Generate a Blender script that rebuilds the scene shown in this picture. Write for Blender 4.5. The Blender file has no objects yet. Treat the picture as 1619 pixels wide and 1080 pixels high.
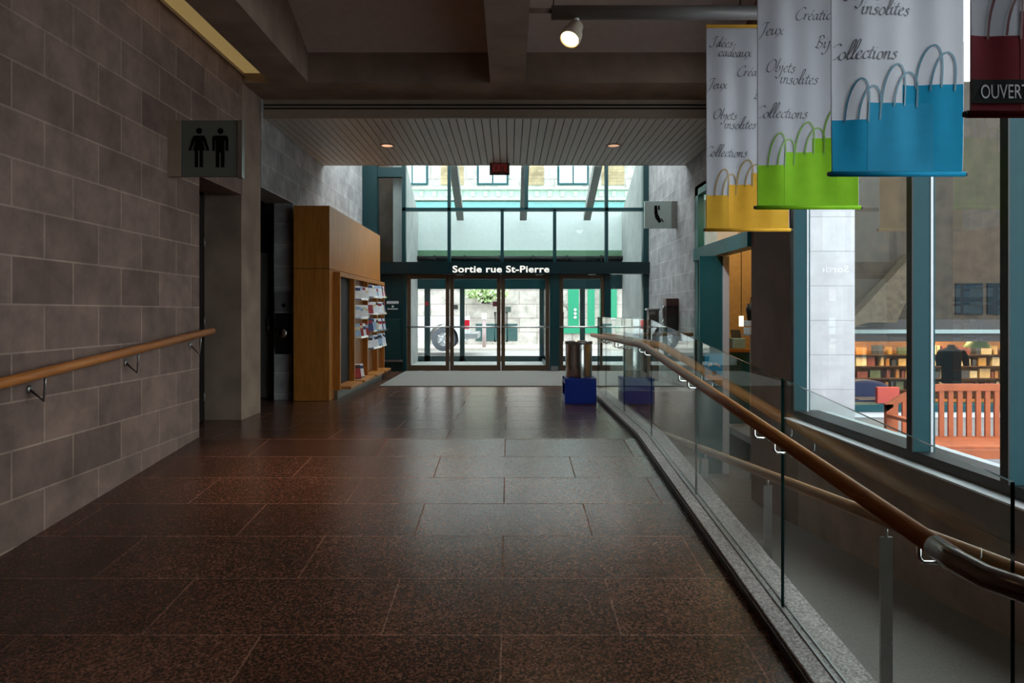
import bpy, bmesh, math, random
from mathutils import Vector, Matrix
random.seed(7)
scene = bpy.context.scene
COL = scene.collection
F = 1079.3            # focal length in pixels of a 1619 px wide frame
CX, CY, EYE = 805.0, 494.0, 1.31

# ------------------------------------------------------------------ helpers
def tag(o, label=None, cat=None, group=None, kind=None):
    if label: o['label'] = label
    if cat: o['category'] = cat
    if group: o['group'] = group
    if kind: o['kind'] = kind
    return o

class MB:
    """collects shapes in world metres and links them as one mesh object"""
    def __init__(self):
        self.v = []; self.f = []; self.m = []; self.s = []
    def add(self, vs, fs, m=0, smooth=False):
        b = len(self.v)
        self.v += [tuple(p) for p in vs]
        for f in fs:
            self.f.append([b + i for i in f]); self.m.append(m); self.s.append(smooth)
        return self
    def box(self, x0, x1, y0, y1, z0, z1, m=0):
        vs = [(x, y, z) for x in (x0, x1) for y in (y0, y1) for z in (z0, z1)]
        return self.add(vs, [(0,1,3,2),(4,6,7,5),(0,4,5,1),(2,3,7,6),(0,2,6,4),(1,5,7,3)], m)
    def hexa(self, bottom, top, m=0):
        n = len(bottom)
        vs = list(bottom) + list(top)
        fs = [tuple(range(n))[::-1], tuple(range(n, 2*n))]
        for i in range(n):
            j = (i+1) % n
            fs.append((i, j, n+j, n+i))
        return self.add(vs, fs, m)
    def prism(self, poly, axis, a0, a1, m=0):
        def p(q, a):
            u, w = q
            return {'x': (a, u, w), 'y': (u, a, w), 'z': (u, w, a)}[axis]
        return self.hexa([p(q, a0) for q in poly], [p(q, a1) for q in poly], m)
    def ring_sweep(self, pts, radii, seg=12, m=0, cap=True, smooth=True):
        pts = [Vector(p) for p in pts]
        if not hasattr(radii, '__len__'): radii = [radii]*len(pts)
        rings = []; up = None
        for i, p in enumerate(pts):
            if i == 0: d = pts[1]-p
            elif i == len(pts)-1: d = p-pts[i-1]
            else: d = (pts[i+1]-p).normalized() + (p-pts[i-1]).normalized()
            d.normalize()
            if up is None:
                up = Vector((0,0,1)) if abs(d.z) < .9 else Vector((1,0,0))
            a = d.cross(up)
            if a.length < 1e-5: a = d.orthogonal()
            a.normalize(); b = a.cross(d).normalized(); up = b
            rings.append([p + (a*math.cos(t)+b*math.sin(t))*radii[i] for t in [2*math.pi*k/seg for k in range(seg)]])
        vs = [q for r in rings for q in r]; fs = []
        for i in range(len(rings)-1):
            for k in range(seg):
                k2 = (k+1) % seg
                fs.append((i*seg+k, i*seg+k2, (i+1)*seg+k2, (i+1)*seg+k))
        self.add(vs, fs, m, smooth)
        if cap:
            b0 = len(self.v)-len(vs)
            self.f.append([b0+k for k in range(seg)][::-1]); self.m.append(m); self.s.append(False)
            self.f.append([b0+(len(rings)-1)*seg+k for k in range(seg)]); self.m.append(m); self.s.append(False)
        return self
    def lathe(self, prof, origin, axis=(0,0,1), seg=24, m=0, smooth=True):
        """prof: list of (radius, height along axis)"""
        ax = Vector(axis).normalized()
        a = ax.orthogonal().normalized(); b = ax.cross(a)
        o = Vector(origin); vs = []; fs = []
        for r, h in prof:
            for k in range(seg):
                t = 2*math.pi*k/seg
                vs.append(o + ax*h + (a*math.cos(t)+b*math.sin(t))*max(r, 1e-4))
        for i in range(len(prof)-1):
            for k in range(seg):
                k2 = (k+1) % seg
                fs.append((i*seg+k, i*seg+k2, (i+1)*seg+k2, (i+1)*seg+k))
        return self.add(vs, fs, m, smooth)
    def build(self, name, mats, parent=None, org=None, bevel=0, weld=True):
        if not isinstance(mats, (list, tuple)): mats = [mats]
        if parent is not None:
            o_ = Vector(parent['_org'])
        else:
            o_ = Vector(org) if org is not None else Vector((0,0,0))
        me = bpy.data.meshes.new(name)
        me.from_pydata([tuple(Vector(p)-o_) for p in self.v], [], self.f)
        for mt in mats: me.materials.append(mt)
        for p, mi, s in zip(me.polygons, self.m, self.s):
            p.material_index = mi; p.use_smooth = s
        bm = bmesh.new(); bm.from_mesh(me)
        bmesh.ops.recalc_face_normals(bm, faces=bm.faces)
        bm.to_mesh(me); bm.free()
        o = bpy.data.objects.new(name, me); COL.objects.link(o)
        o['_org'] = tuple(o_)
        if parent is not None: o.parent = parent
        else: o.location = o_
        if bevel:
            md = o.modifiers.new('bevel', 'BEVEL'); md.width = bevel; md.segments = 2
            md.limit_method = 'ANGLE'; md.angle_limit = math.radians(50)
        return o

def empty(name, loc, label=None, cat=None, group=None, kind=None):
    o = bpy.data.objects.new(name, None); COL.objects.link(o)
    o.location = loc; o['_org'] = tuple(loc); o.empty_display_size = .1
    return tag(o, label, cat, group, kind)

def struct(o, label=None, cat=None):
    return tag(o, label, cat, None, 'structure')

def text_mesh(body, size, bold=0.0, sx=1.0, align='LEFT', spacing=1.0, depth=.0):
    """returns (verts2d, faces) of sans lettering lying in x,z"""
    cu = bpy.data.curves.new('lettering_source', 'FONT')
    cu.body = body; cu.size = size; cu.offset = bold; cu.align_x = align; cu.space_character = spacing
    cu.resolution_u = 4
    ob = bpy.data.objects.new('lettering_source', cu); COL.objects.link(ob)
    dg = bpy.context.evaluated_depsgraph_get()
    me = bpy.data.meshes.new_from_object(ob.evaluated_get(dg))
    vs = [(v.co.x*sx, v.co.y) for v in me.vertices]; fs = [tuple(p.vertices) for p in me.polygons]
    bpy.data.objects.remove(ob); bpy.data.curves.remove(cu); bpy.data.meshes.remove(me)
    return vs, fs

# ------------------------------------------------------------------ materials
def new_mat(name):
    m = bpy.data.materials.new(name); m.use_nodes = True
    nt = m.node_tree
    return m, nt, nt.nodes['Principled BSDF']

def lin(c):
    return tuple(((v/255)/12.92 if v/255 <= .04045 else ((v/255+.055)/1.055)**2.4) for v in c)

def N(nt, t, **kw):
    n = nt.nodes.new(t)
    for k, v in kw.items():
        try: setattr(n, k, v)
        except Exception: pass
    return n

def ramp(nt, stops):
    r = N(nt, 'ShaderNodeValToRGB')
    while len(r.color_ramp.elements) < len(stops): r.color_ramp.elements.new(.5)
    for e, (p, c) in zip(r.color_ramp.elements, stops):
        e.position = p; e.color = (*c, 1)
    return r

def plain(name, rgb, rough=.5, metal=0, var=.08, scale=12, spec=.5, bump=0, coords='Object'):
    """one colour with a little procedural mottling; rgb in sRGB 0-255"""
    m, nt, b = new_mat(name)
    c = lin(rgb)
    tc = N(nt, 'ShaderNodeTexCoord'); no = N(nt, 'ShaderNodeTexNoise')
    no.inputs['Scale'].default_value = scale; no.inputs['Detail'].default_value = 4
    nt.links.new(tc.outputs[coords], no.inputs['Vector'])
    r = ramp(nt, [(.3, tuple(v*(1-var) for v in c)), (.7, tuple(min(1, v*(1+var)) for v in c))])
    nt.links.new(no.outputs['Fac'], r.inputs['Fac']); nt.links.new(r.outputs['Color'], b.inputs['Base Color'])
    b.inputs['Roughness'].default_value = rough; b.inputs['Metallic'].default_value = metal
    b.inputs['Specular IOR Level'].default_value = spec
    if bump:
        bp = N(nt, 'ShaderNodeBump'); bp.inputs['Strength'].default_value = bump; bp.inputs['Distance'].default_value = .01
        nt.links.new(no.outputs['Fac'], bp.inputs['Height']); nt.links.new(bp.outputs['Normal'], b.inputs['Normal'])
    return m

def translucent(m, amount=.35):
    nt = m.node_tree; b = nt.nodes['Principled BSDF']; out = nt.nodes['Material Output']
    t = N(nt, 'ShaderNodeBsdfTranslucent'); mx = N(nt, 'ShaderNodeMixShader'); mx.inputs[0].default_value = amount
    src = b.inputs['Base Color'].links[0].from_socket
    nt.links.new(src, t.inputs['Color']); nt.links.new(b.outputs[0], mx.inputs[1]); nt.links.new(t.outputs[0], mx.inputs[2])
    nt.links.new(mx.outputs[0], out.inputs['Surface'])
    return m

def blocks(name, dark, light, mortar, u='y', z0=0.0825, w=.63, h=.32, rough=.85, ms=.007, u0=0.0, mottle=(.62,1.25)):
    m, nt, b = new_mat(name)
    g = N(nt, 'ShaderNodeNewGeometry'); sp = N(nt, 'ShaderNodeSeparateXYZ'); cb = N(nt, 'ShaderNodeCombineXYZ')
    nt.links.new(g.outputs['Position'], sp.inputs[0])
    au = N(nt, 'ShaderNodeMath', operation='ADD'); au.inputs[1].default_value = 50 + u0
    az = N(nt, 'ShaderNodeMath', operation='ADD'); az.inputs[1].default_value = 32 - z0
    nt.links.new(sp.outputs['Y' if u == 'y' else 'X'], au.inputs[0]); nt.links.new(sp.outputs['Z'], az.inputs[0])
    nt.links.new(au.outputs[0], cb.inputs[0]); nt.links.new(az.outputs[0], cb.inputs[1])
    br = N(nt, 'ShaderNodeTexBrick'); br.offset = .5; br.squash = 1
    br.inputs['Scale'].default_value = 1; br.inputs['Brick Width'].default_value = w
    br.inputs['Row Height'].default_value = h; br.inputs['Mortar Size'].default_value = ms
    br.inputs['Mortar Smooth'].default_value = .1; br.inputs['Bias'].default_value = 0
    br.inputs['Color1'].default_value = (*lin(dark), 1); br.inputs['Color2'].default_value = (*lin(light), 1)
    br.inputs['Mortar'].default_value = (*lin(mortar), 1)
    nt.links.new(cb.outputs[0], br.inputs['Vector'])
    n1 = N(nt, 'ShaderNodeTexNoise'); n1.inputs['Scale'].default_value = 3.2; n1.inputs['Detail'].default_value = 8; n1.inputs['Roughness'].default_value = .65
    nt.links.new(g.outputs['Position'], n1.inputs['Vector'])
    r = ramp(nt, [(.3, (mottle[0],)*3), (.7, (mottle[1],)*3)])
    nt.links.new(n1.outputs['Fac'], r.inputs['Fac'])
    mx = N(nt, 'ShaderNodeMix', data_type='RGBA', blend_type='MULTIPLY'); mx.inputs[0].default_value = 1
    nt.links.new(br.outputs['Color'], mx.inputs[6]); nt.links.new(r.outputs['Color'], mx.inputs[7])
    nt.links.new(mx.outputs[2], b.inputs['Base Color'])
    b.inputs['Roughness'].default_value = rough
    n2 = N(nt, 'ShaderNodeTexNoise'); n2.inputs['Scale'].default_value = 28; n2.inputs['Detail'].default_value = 5
    nt.links.new(g.outputs['Position'], n2.inputs['Vector'])
    hm = N(nt, 'ShaderNodeMath', operation='MULTIPLY_ADD'); hm.inputs[1].default_value = .35
    iv = N(nt, 'ShaderNodeMath', operation='SUBTRACT'); iv.inputs[0].default_value = 1
    nt.links.new(br.outputs['Fac'], iv.inputs[1])
    nt.links.new(n2.outputs['Fac'], hm.inputs[0]); nt.links.new(iv.outputs[0], hm.inputs[2])
    bp = N(nt, 'ShaderNodeBump'); bp.inputs['Strength'].default_value = .45; bp.inputs['Distance'].default_value = .008
    nt.links.new(hm.outputs[0], bp.inputs['Height']); nt.links.new(bp.outputs['Normal'], b.inputs['Normal'])
    return m

def granite(name, stops, rough=(.2, .45), tile=None, scale=75, spec=.5):
    m, nt, b = new_mat(name)
    g = N(nt, 'ShaderNodeNewGeometry')
    v = N(nt, 'ShaderNodeTexVoronoi'); v.inputs['Scale'].default_value = scale
    n = N(nt, 'ShaderNodeTexNoise'); n.inputs['Scale'].default_value = scale*.6; n.inputs['Detail'].default_value = 6; n.inputs['Roughness'].default_value = .7
    big = N(nt, 'ShaderNodeTexNoise'); big.inputs['Scale'].default_value = 1.1; big.inputs['Detail'].default_value = 5
    for q in (v, n, big): nt.links.new(g.outputs['Position'], q.inputs['Vector'])
    sp = N(nt, 'ShaderNodeSeparateColor'); nt.links.new(v.outputs['Color'], sp.inputs[0])
    mm = N(nt, 'ShaderNodeMath', operation='MULTIPLY_ADD'); mm.inputs[1].default_value = .45
    sc = N(nt, 'ShaderNodeMath', operation='MULTIPLY'); sc.inputs[1].default_value = .55
    nt.links.new(n.outputs['Fac'], sc.inputs[0])
    nt.links.new(sp.outputs[0], mm.inputs[0]); nt.links.new(sc.outputs[0], mm.inputs[2])
    r = ramp(nt, [(p, lin(c)) for p, c in stops]); nt.links.new(mm.outputs[0], r.inputs['Fac'])
    rb = ramp(nt, [(.3, (.7,)*3), (.7, (1.2,)*3)]); nt.links.new(big.outputs['Fac'], rb.inputs['Fac'])
    mx = N(nt, 'ShaderNodeMix', data_type='RGBA', blend_type='MULTIPLY'); mx.inputs[0].default_value = 1
    nt.links.new(r.outputs['Color'], mx.inputs[6]); nt.links.new(rb.outputs['Color'], mx.inputs[7])
    out = mx.outputs[2]
    height = None
    if tile:
        sx = N(nt, 'ShaderNodeSeparateXYZ'); cb = N(nt, 'ShaderNodeCombineXYZ')
        nt.links.new(g.outputs['Position'], sx.inputs[0])
        a1 = N(nt, 'ShaderNodeMath', operation='ADD'); a1.inputs[1].default_value = 40.3
        a2 = N(nt, 'ShaderNodeMath', operation='ADD'); a2.inputs[1].default_value = 30 + tile[2]
        nt.links.new(sx.outputs['X'], a1.inputs[0]); nt.links.new(sx.outputs['Y'], a2.inputs[0])
        nt.links.new(a1.outputs[0], cb.inputs[0]); nt.links.new(a2.outputs[0], cb.inputs[1])
        br = N(nt, 'ShaderNodeTexBrick'); br.offset = .5
        br.inputs['Scale'].default_value = 1; br.inputs['Brick Width'].default_value = tile[0]; br.inputs['Row Height'].default_value = tile[1]
        br.inputs['Mortar Size'].default_value = .005; br.inputs['Mortar Smooth'].default_value = .2
        br.inputs['Color1'].default_value = (.8,.8,.8,1); br.inputs['Color2'].default_value = (1.15,1.15,1.15,1); br.inputs['Mortar'].default_value = (1.6,1.5,1.4,1)
        nt.links.new(cb.outputs[0], br.inputs['Vector'])
        m2 = N(nt, 'ShaderNodeMix', data_type='RGBA', blend_type='MULTIPLY'); m2.inputs[0].default_value = 1
        nt.links.new(out, m2.inputs[6]); nt.links.new(br.outputs['Color'], m2.inputs[7]); out = m2.outputs[2]
        height = br.outputs['Fac']
    nt.links.new(out, b.inputs['Base Color'])
    rr = N(nt, 'ShaderNodeMapRange'); rr.inputs[3].default_value = rough[0]; rr.inputs[4].default_value = rough[1]
    nt.links.new(n.outputs['Fac'], rr.inputs[0]); nt.links.new(rr.outputs[0], b.inputs['Roughness'])
    if height is not None:
        mh_ = N(nt, 'ShaderNodeMath', operation='MULTIPLY'); mh_.inputs[1].default_value = .85
        mxr = N(nt, 'ShaderNodeMath', operation='MAXIMUM'); nt.links.new(height, mh_.inputs[0])
        nt.links.new(mh_.outputs[0], mxr.inputs[0]); nt.links.new(rr.outputs[0], mxr.inputs[1]); nt.links.new(mxr.outputs[0], b.inputs['Roughness'])
    b.inputs['Specular IOR Level'].default_value = spec
    bp = N(nt, 'ShaderNodeBump'); bp.inputs['Strength'].default_value = .12; bp.inputs['Distance'].default_value = .004
    nt.links.new(n.outputs['Fac'], bp.inputs['Height']); nt.links.new(bp.outputs['Normal'], b.inputs['Normal'])
    return m

def wood(name, dark, light, rough=.4, axis=2, scale=1.0):
    m, nt, b = new_mat(name)
    tc = N(nt, 'ShaderNodeTexCoord'); mp = N(nt, 'ShaderNodeMapping')
    s = [22*scale]*3; s[axis] = 1.6*scale
    mp.inputs['Scale'].default_value = s
    nt.links.new(tc.outputs['Object'], mp.inputs['Vector'])
    n = N(nt, 'ShaderNodeTexNoise'); n.inputs['Scale'].default_value = 1.6; n.inputs['Detail'].default_value = 7; n.inputs['Distortion'].default_value = .9
    nt.links.new(mp.outputs[0], n.inputs['Vector'])
    r = ramp(nt, [(.32, lin(dark)), (.68, lin(light))]); nt.links.new(n.outputs['Fac'], r.inputs['Fac'])
    nt.links.new(r.outputs['Color'], b.inputs['Base Color']); b.inputs['Roughness'].default_value = rough
    return m

def glass(name, tint=(.93,.97,.96), boost=1.0):
    m, nt, b = new_mat(name); nt.nodes.remove(b)
    out = nt.nodes['Material Output']
    tr = N(nt, 'ShaderNodeBsdfTransparent'); tr.inputs[0].default_value = (*tint, 1)
    gl = N(nt, 'ShaderNodeBsdfGlossy'); gl.inputs['Roughness'].default_value = 0; gl.inputs['Color'].default_value = (.97,1,.99,1)
    fr = N(nt, 'ShaderNodeFresnel'); fr.inputs[0].default_value = 1.5
    ge = N(nt, 'ShaderNodeNewGeometry')
    iv = N(nt, 'ShaderNodeMath', operation='SUBTRACT'); iv.inputs[0].default_value = boost
    mu = N(nt, 'ShaderNodeMath', operation='MULTIPLY', use_clamp=True)
    bk = N(nt, 'ShaderNodeMath', operation='MULTIPLY'); bk.inputs[1].default_value = boost
    nt.links.new(ge.outputs['Backfacing'], bk.inputs[0]); nt.links.new(bk.outputs[0], iv.inputs[1])
    nt.links.new(fr.outputs[0], mu.inputs[0]); nt.links.new(iv.outputs[0], mu.inputs[1])
    mx = N(nt, 'ShaderNodeMixShader')
    nt.links.new(mu.outputs[0], mx.inputs[0]); nt.links.new(tr.outputs[0], mx.inputs[1]); nt.links.new(gl.outputs[0], mx.inputs[2])
    nt.links.new(mx.outputs[0], out.inputs['Surface'])
    return m

def emit(name, rgb, strength):
    m, nt, b = new_mat(name)
    b.inputs['Base Color'].default_value = (*lin(rgb), 1)
    b.inputs['Emission Color'].default_value = (*lin(rgb), 1); b.inputs['Emission Strength'].default_value = strength
    return m

M = {}
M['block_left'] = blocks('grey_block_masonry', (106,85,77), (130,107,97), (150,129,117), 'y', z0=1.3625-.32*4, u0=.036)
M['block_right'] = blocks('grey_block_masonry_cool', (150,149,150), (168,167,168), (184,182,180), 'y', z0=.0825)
M['block_x'] = blocks('grey_block_masonry_across', (118,112,110), (134,128,126), (150,144,140), 'x', z0=.0825)
M['block_white'] = blocks('pale_stone_blocks', (200,202,207), (205,207,212), (176,177,181), 'x', z0=.1, w=2.6, h=.43, ms=.006, mottle=(.86,1.08))
M['concrete'] = plain('bare_concrete', (146,125,110), .8, var=.25, scale=2.5, bump=.25)
M['concrete_dark'] = plain('brown_painted_concrete', (116,90,78), .75, var=.15, scale=2.5)
M['concrete_pale'] = plain('pale_concrete', (170,172,170), .8, var=.15, scale=2.5)
M['ceiling'] = plain('ceiling_plaster', (214,198,188), .9, var=.05)
M['slat'] = plain('grey_metal_slat', (192,187,181), .45, var=.04)
M['slat_gap'] = plain('black_slot', (12,12,12), .9)
M['fascia'] = plain('beige_metal_fascia', (166,148,132), .5, var=.04)
M['granite'] = granite('brown_granite_paving', [(.2,(36,23,19)),(.42,(64,42,33)),(.58,(94,60,46)),(.78,(122,87,72))], (.16,.31), tile=(1.22,.6,.13), scale=105)
M['granite_kerb'] = granite('grey_pink_granite', [(.2,(84,76,76)),(.45,(138,124,121)),(.7,(182,168,164))], (.35,.55), scale=110)
M['kerb_side'] = granite('dark_granite_edge', [(.2,(30,24,22)),(.5,(60,48,42)),(.8,(84,70,62))], (.4,.6), scale=90)
M['mat'] = plain('grey_ribbed_mat', (124,121,116), .95, var=.12, scale=60, bump=.3)
M['carpet'] = plain('grey_ramp_carpet', (124,117,112), .95, var=.18, scale=90, bump=.3)
M['teal'] = plain('dark_teal_painted_metal', (6,52,56), .35, var=.05)
M['teal_bright'] = plain('teal_painted_metal', (8,66,74), .6, var=.05, spec=.3)
M['teal_shop'] = plain('teal_shopfront_panel', (24,96,102), .4, var=.05)
M['bronze'] = plain('bronze_anodised_metal', (92,74,58), .35, metal=.35, var=.05)
M['black'] = plain('black_rubber', (14,14,15), .5)
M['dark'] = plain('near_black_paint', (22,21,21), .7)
M['white_metal'] = plain('white_painted_metal', (216,218,222), .35, var=.03)
M['steel'] = plain('brushed_steel', (216,214,212), .2, metal=1, var=.05, scale=40)
M['steel_dull'] = plain('dull_steel', (150,148,146), .4, metal=.9, var=.05)
M['rail_wood'] = wood('varnished_oak_rail', (150,88,36), (186,116,54), .42, axis=1)
M['rail_wood_pale'] = wood('pale_oak_rail', (150,104,66), (184,136,92), .35, axis=1)
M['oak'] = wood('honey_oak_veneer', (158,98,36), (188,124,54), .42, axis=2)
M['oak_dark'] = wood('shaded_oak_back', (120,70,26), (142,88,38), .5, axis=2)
M['glass'] = glass('clear_glass', (.975,.99,.987), 1.1)
M['glass_green'] = glass('greenish_glass', (.945,.98,.975), 1.0)
M['glass_guard'] = glass('guard_glass', (.94,.985,.97), 1.25)
M['glass_edge'] = plain('dark_green_glass_edge', (12,44,42), .15, var=.05)
M['acrylic'] = glass('clear_acrylic', (.95,.97,.98), 1.3)
M['sign_face'] = plain('pale_grey_sign_face', (104,110,105), .3, var=.03)
M['phone_face'] = plain('mint_sign_face', (196,216,212), .3, var=.03)
M['print_black'] = plain('black_print', (8,8,8), .8, spec=.15)
M['sign_red'] = emit('red_exit_lettering_added_glow', (190,60,56), .22)  # weak glow added to brighten the dim lettering
M['sign_box'] = plain('grey_exit_box', (92,70,66), .5)
M['letters_white'] = emit('backlit_white_letters', (255,250,240), 0.55)
M['blue'] = plain('blue_enamel', (10,52,168), .35, var=.04)
M['strip'] = None
M['payphone'] = plain('dark_brown_payphone', (46,26,24), .35)
M['payphone_top'] = plain('maroon_payphone_hood', (92,58,54), .35)
M['banner_cloth'] = plain('white_banner_vinyl', (206,206,212), .75, var=.03, scale=4, spec=.2)
translucent(M['banner_cloth'], .4)
M['script'] = plain('grey_script_print', (70,70,78), .6)

# grooved lens of the ceiling strip (a lit lamp)
def strip_mat():
    m, nt, b = new_mat('lit_strip_diffuser')
    g = N(nt, 'ShaderNodeNewGeometry'); w = N(nt, 'ShaderNodeTexBrick')
    w.inputs['Scale'].default_value = 22; w.inputs['Mortar Size'].default_value = .08
    w.offset = 0; w.inputs['Brick Width'].default_value = .5; w.inputs['Row Height'].default_value = .5
    w.inputs['Color1'].default_value = (*lin((214,186,124)),1); w.inputs['Color2'].default_value = (*lin((206,176,116)),1); w.inputs['Mortar'].default_value = (*lin((186,156,96)),1)
    nt.links.new(g.outputs['Position'], w.inputs['Vector'])
    nt.links.new(w.outputs['Color'], b.inputs['Base Color']); nt.links.new(w.outputs['Color'], b.inputs['Emission Color'])
    b.inputs['Emission Strength'].default_value = .35
    return m
M['strip'] = strip_mat()

# ------------------------------------------------------------------ levels of the floors
BEND = 7.1; SLOPE = .091; LAND_Y = 1.9
def zu(y):  # upper floor
    if y >= BEND: return 0.0
    return -SLOPE*(BEND - max(y, LAND_Y))
LZ = zu(0)
def zl(y):  # lower ramp
    y = min(max(y, LAND_Y), 8.2)
    return LZ + (-1.04-LZ)*(y-LAND_Y)/(8.2-LAND_Y)
XL, XR = -3.25, 3.1
YD = 15.2
BACK = -3.0

# ------------------------------------------------------------------ setting: floors
def slab(ys, zf, x0, x1, t=.2):
    b = MB(); n = len(ys)
    vs = []
    for y in ys:
        z = zf(y); vs += [(x0,y,z),(x1,y,z),(x1,y,z-t),(x0,y,z-t)]
    fs = [(0,1,2,3),(4*(n-1)+3,4*(n-1)+2,4*(n-1)+1,4*(n-1))]
    for i in range(n-1):
        a = 4*i
        for k in range(4):
            k2 = (k+1) % 4
            fs.append((a+k, a+4+k, a+4+k2, a+k2))
    return b.add(vs, fs)
fl = slab([BACK, LAND_Y, BEND, 18.4], zu, -5.2, 1.33).build('floor', M['granite'])
struct(fl, 'speckled brown granite floor sloping up to the level by the doors', 'floor')
fr = MB().box(1.33, 3.4, 11.3, 18.4, -.2, 0).build('floor_right', M['granite'])
struct(fr, 'granite floor right of the bin behind the ramp well', 'floor')
lr = slab([BACK, LAND_Y, 8.2, 11.3], zl, 1.33, 4.4).build('floor_ramp', M['carpet'])
struct(lr, 'grey carpeted ramp running down beside the glass guard', 'ramp')
# kerb under the glass guard, with the retaining wall below it
kb = MB()
KX0, KX1 = 1.33, 1.61
ys = [LAND_Y-.1, BEND, 11.2]
for i in range(2):
    a, b_ = ys[i], ys[i+1]
    bot = [(KX0,a,zu(a)+.0),(KX1,a,zu(a)),(KX1,b_,zu(b_)),(KX0,b_,zu(b_))]
    kb.hexa([(x,y,-1.25) for x,y,z in bot], [(x,y,z+.06) for x,y,z in bot], 0)
kerb = kb.build('kerb', M['granite_kerb'], bevel=.006)
struct(kerb, 'grey granite kerb carrying the glass guard along the ramp', 'kerb')
ke = MB()
for i in range(2):
    a, b_ = ys[i], ys[i+1]
    ke.hexa([(KX0-.012,a,zu(a)),(KX0,a,zu(a)),(KX0,b_,zu(b_)),(KX0-.012,b_,zu(b_))], [(KX0-.012,a,zu(a)+.045),(KX0,a,zu(a)+.045),(KX0,b_,zu(b_)+.045),(KX0-.012,b_,zu(b_)+.045)])
ke.build('kerb_edge', M['kerb_side'], kerb)
kg = MB()
for i in range(2):
    a, b_ = ys[i], ys[i+1]
    for x in (1.428, 1.466):
        kg.hexa([(x,a,zu(a)+.055),(x+.012,a,zu(a)+.055),(x+.012,b_,zu(b_)+.055),(x,b_,zu(b_)+.055)], [(x,a,zu(a)+.066),(x+.012,a,zu(a)+.066),(x+.012,b_,zu(b_)+.066),(x,b_,zu(b_)+.066)])
kg.build('steel_channel', M['steel_dull'], kerb)
wl = MB().box(1.61, 3.4, 11.2, 11.3, -1.25, 0.02).build('wall_well_end', M['concrete'])
struct(wl, 'concrete end wall of the ramp well', 'wall')

# ------------------------------------------------------------------ setting: left wall
TOP = 5.15
b = MB()
b.box(-3.65, XL, BACK, 7.16, -.9, 4.9)
b.box(-3.65, XL, 7.16, 8.31, 2.74, 4.9)
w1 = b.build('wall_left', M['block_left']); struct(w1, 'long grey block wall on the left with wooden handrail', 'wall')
b = MB().box(-3.72, XL-.01, 8.31, 8.95, -.02, 4.9)
w2 = b.build('wall_left_pier', M['concrete']); struct(w2, 'concrete pier between the two dark door recesses', 'pier')
b = MB()
b.box(-3.65, XL, 8.95, 10.25, 2.95, TOP)
b.box(-3.53, XL, 10.25, 18.2, -.02, TOP)
w3 = b.build('wall_left_far', M['block_right']); struct(w3, 'grey block wall rising behind the oak brochure cabinet', 'wall')
# recesses
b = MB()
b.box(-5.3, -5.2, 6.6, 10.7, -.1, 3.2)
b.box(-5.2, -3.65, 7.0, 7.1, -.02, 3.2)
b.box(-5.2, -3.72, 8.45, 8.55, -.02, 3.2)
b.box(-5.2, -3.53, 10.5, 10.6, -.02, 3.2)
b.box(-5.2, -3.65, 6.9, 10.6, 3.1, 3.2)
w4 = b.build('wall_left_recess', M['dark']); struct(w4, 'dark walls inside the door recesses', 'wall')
d1 = empty('door_1', (-3.62, 10.45, 0)); struct(d1, 'grey door deep in the dark recess left of the oak cabinet', 'door')
MB().box(-4.45, -3.54, 10.42, 10.47, 0.01, 2.22).build('door_leaf', plain('grey_door_paint', (96,94,92), .5), d1)
h = MB(); h.ring_sweep([(-3.66,10.42,1.0),(-3.66,10.37,1.0),(-3.66,10.37,1.24),(-3.66,10.42,1.24)], .012, 8); h.build('door_handle', M['steel'], d1)
d2 = empty('door_2', (-3.64, 7.2, 0)); struct(d2, 'black door edge in the opening below the toilet sign', 'door')
MB().box(-3.74, -3.66, 7.14, 8.2, 0.01, 2.7).build('door_leaf', M['black'], d2)
for z in (.25, 1.15, 2.1):
    hg = MB(); hg.lathe([(0,0),(.012,0),(.012,.1),(0,.1)], (-3.655, 8.19, z), seg=8); hg.build('hinge', M['steel_dull'], d2)

# ------------------------------------------------------------------ setting: ceiling, beams, slatted soffit
CZ = 4.12
b = MB()
b.box(-2.92, -2.46, BACK, 8.35, CZ, 5.1)
beamL = b.build('ceiling_beam', M['concrete']); struct(beamL, 'long concrete ceiling beam beside the lit ceiling strip', 'beam')
b = MB(); b.box(-.23, .19, BACK, 8.35, CZ, 5.1)
struct(b.build('ceiling_beam', M['concrete']), 'concrete ceiling beam running down the middle', 'beam')
b = MB(); b.box(-3.65, XR+.3, 8.35, 9.0, CZ, 5.1)
struct(b.build('ceiling_beam', M['concrete']), 'deep concrete beam across the corridor above the slatted soffit', 'beam')
b = MB(); b.box(2.75, XR+.3, BACK, 8.35, CZ, 5.1)
struct(b.build('ceiling_beam', M['concrete']), 'concrete beam above the windows on the right', 'beam')
b = MB()
def panel(x0, x1):
    b.hexa([(x0,8.35,4.49),(x1,8.35,4.49),(x1,7.4,4.86),(x0,7.4,4.86)], [(x0,8.35,4.55),(x1,8.35,4.55),(x1,7.4,4.92),(x0,7.4,4.92)])
    b.box(x0, x1, BACK, 7.4, 4.86, 4.92)
panel(-2.46, -.23); panel(.19, 2.75)
ceil = b.build('ceiling', M['ceiling']); struct(ceil, 'plain ceiling panels set between the concrete beams', 'ceiling')
struct(MB().box(-3.65, 3.6, BACK-.2, 9.0, 5.1, 5.2).build('ceiling_slab', M['concrete']), 'concrete slab over the ceiling panels', 'ceiling')
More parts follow.
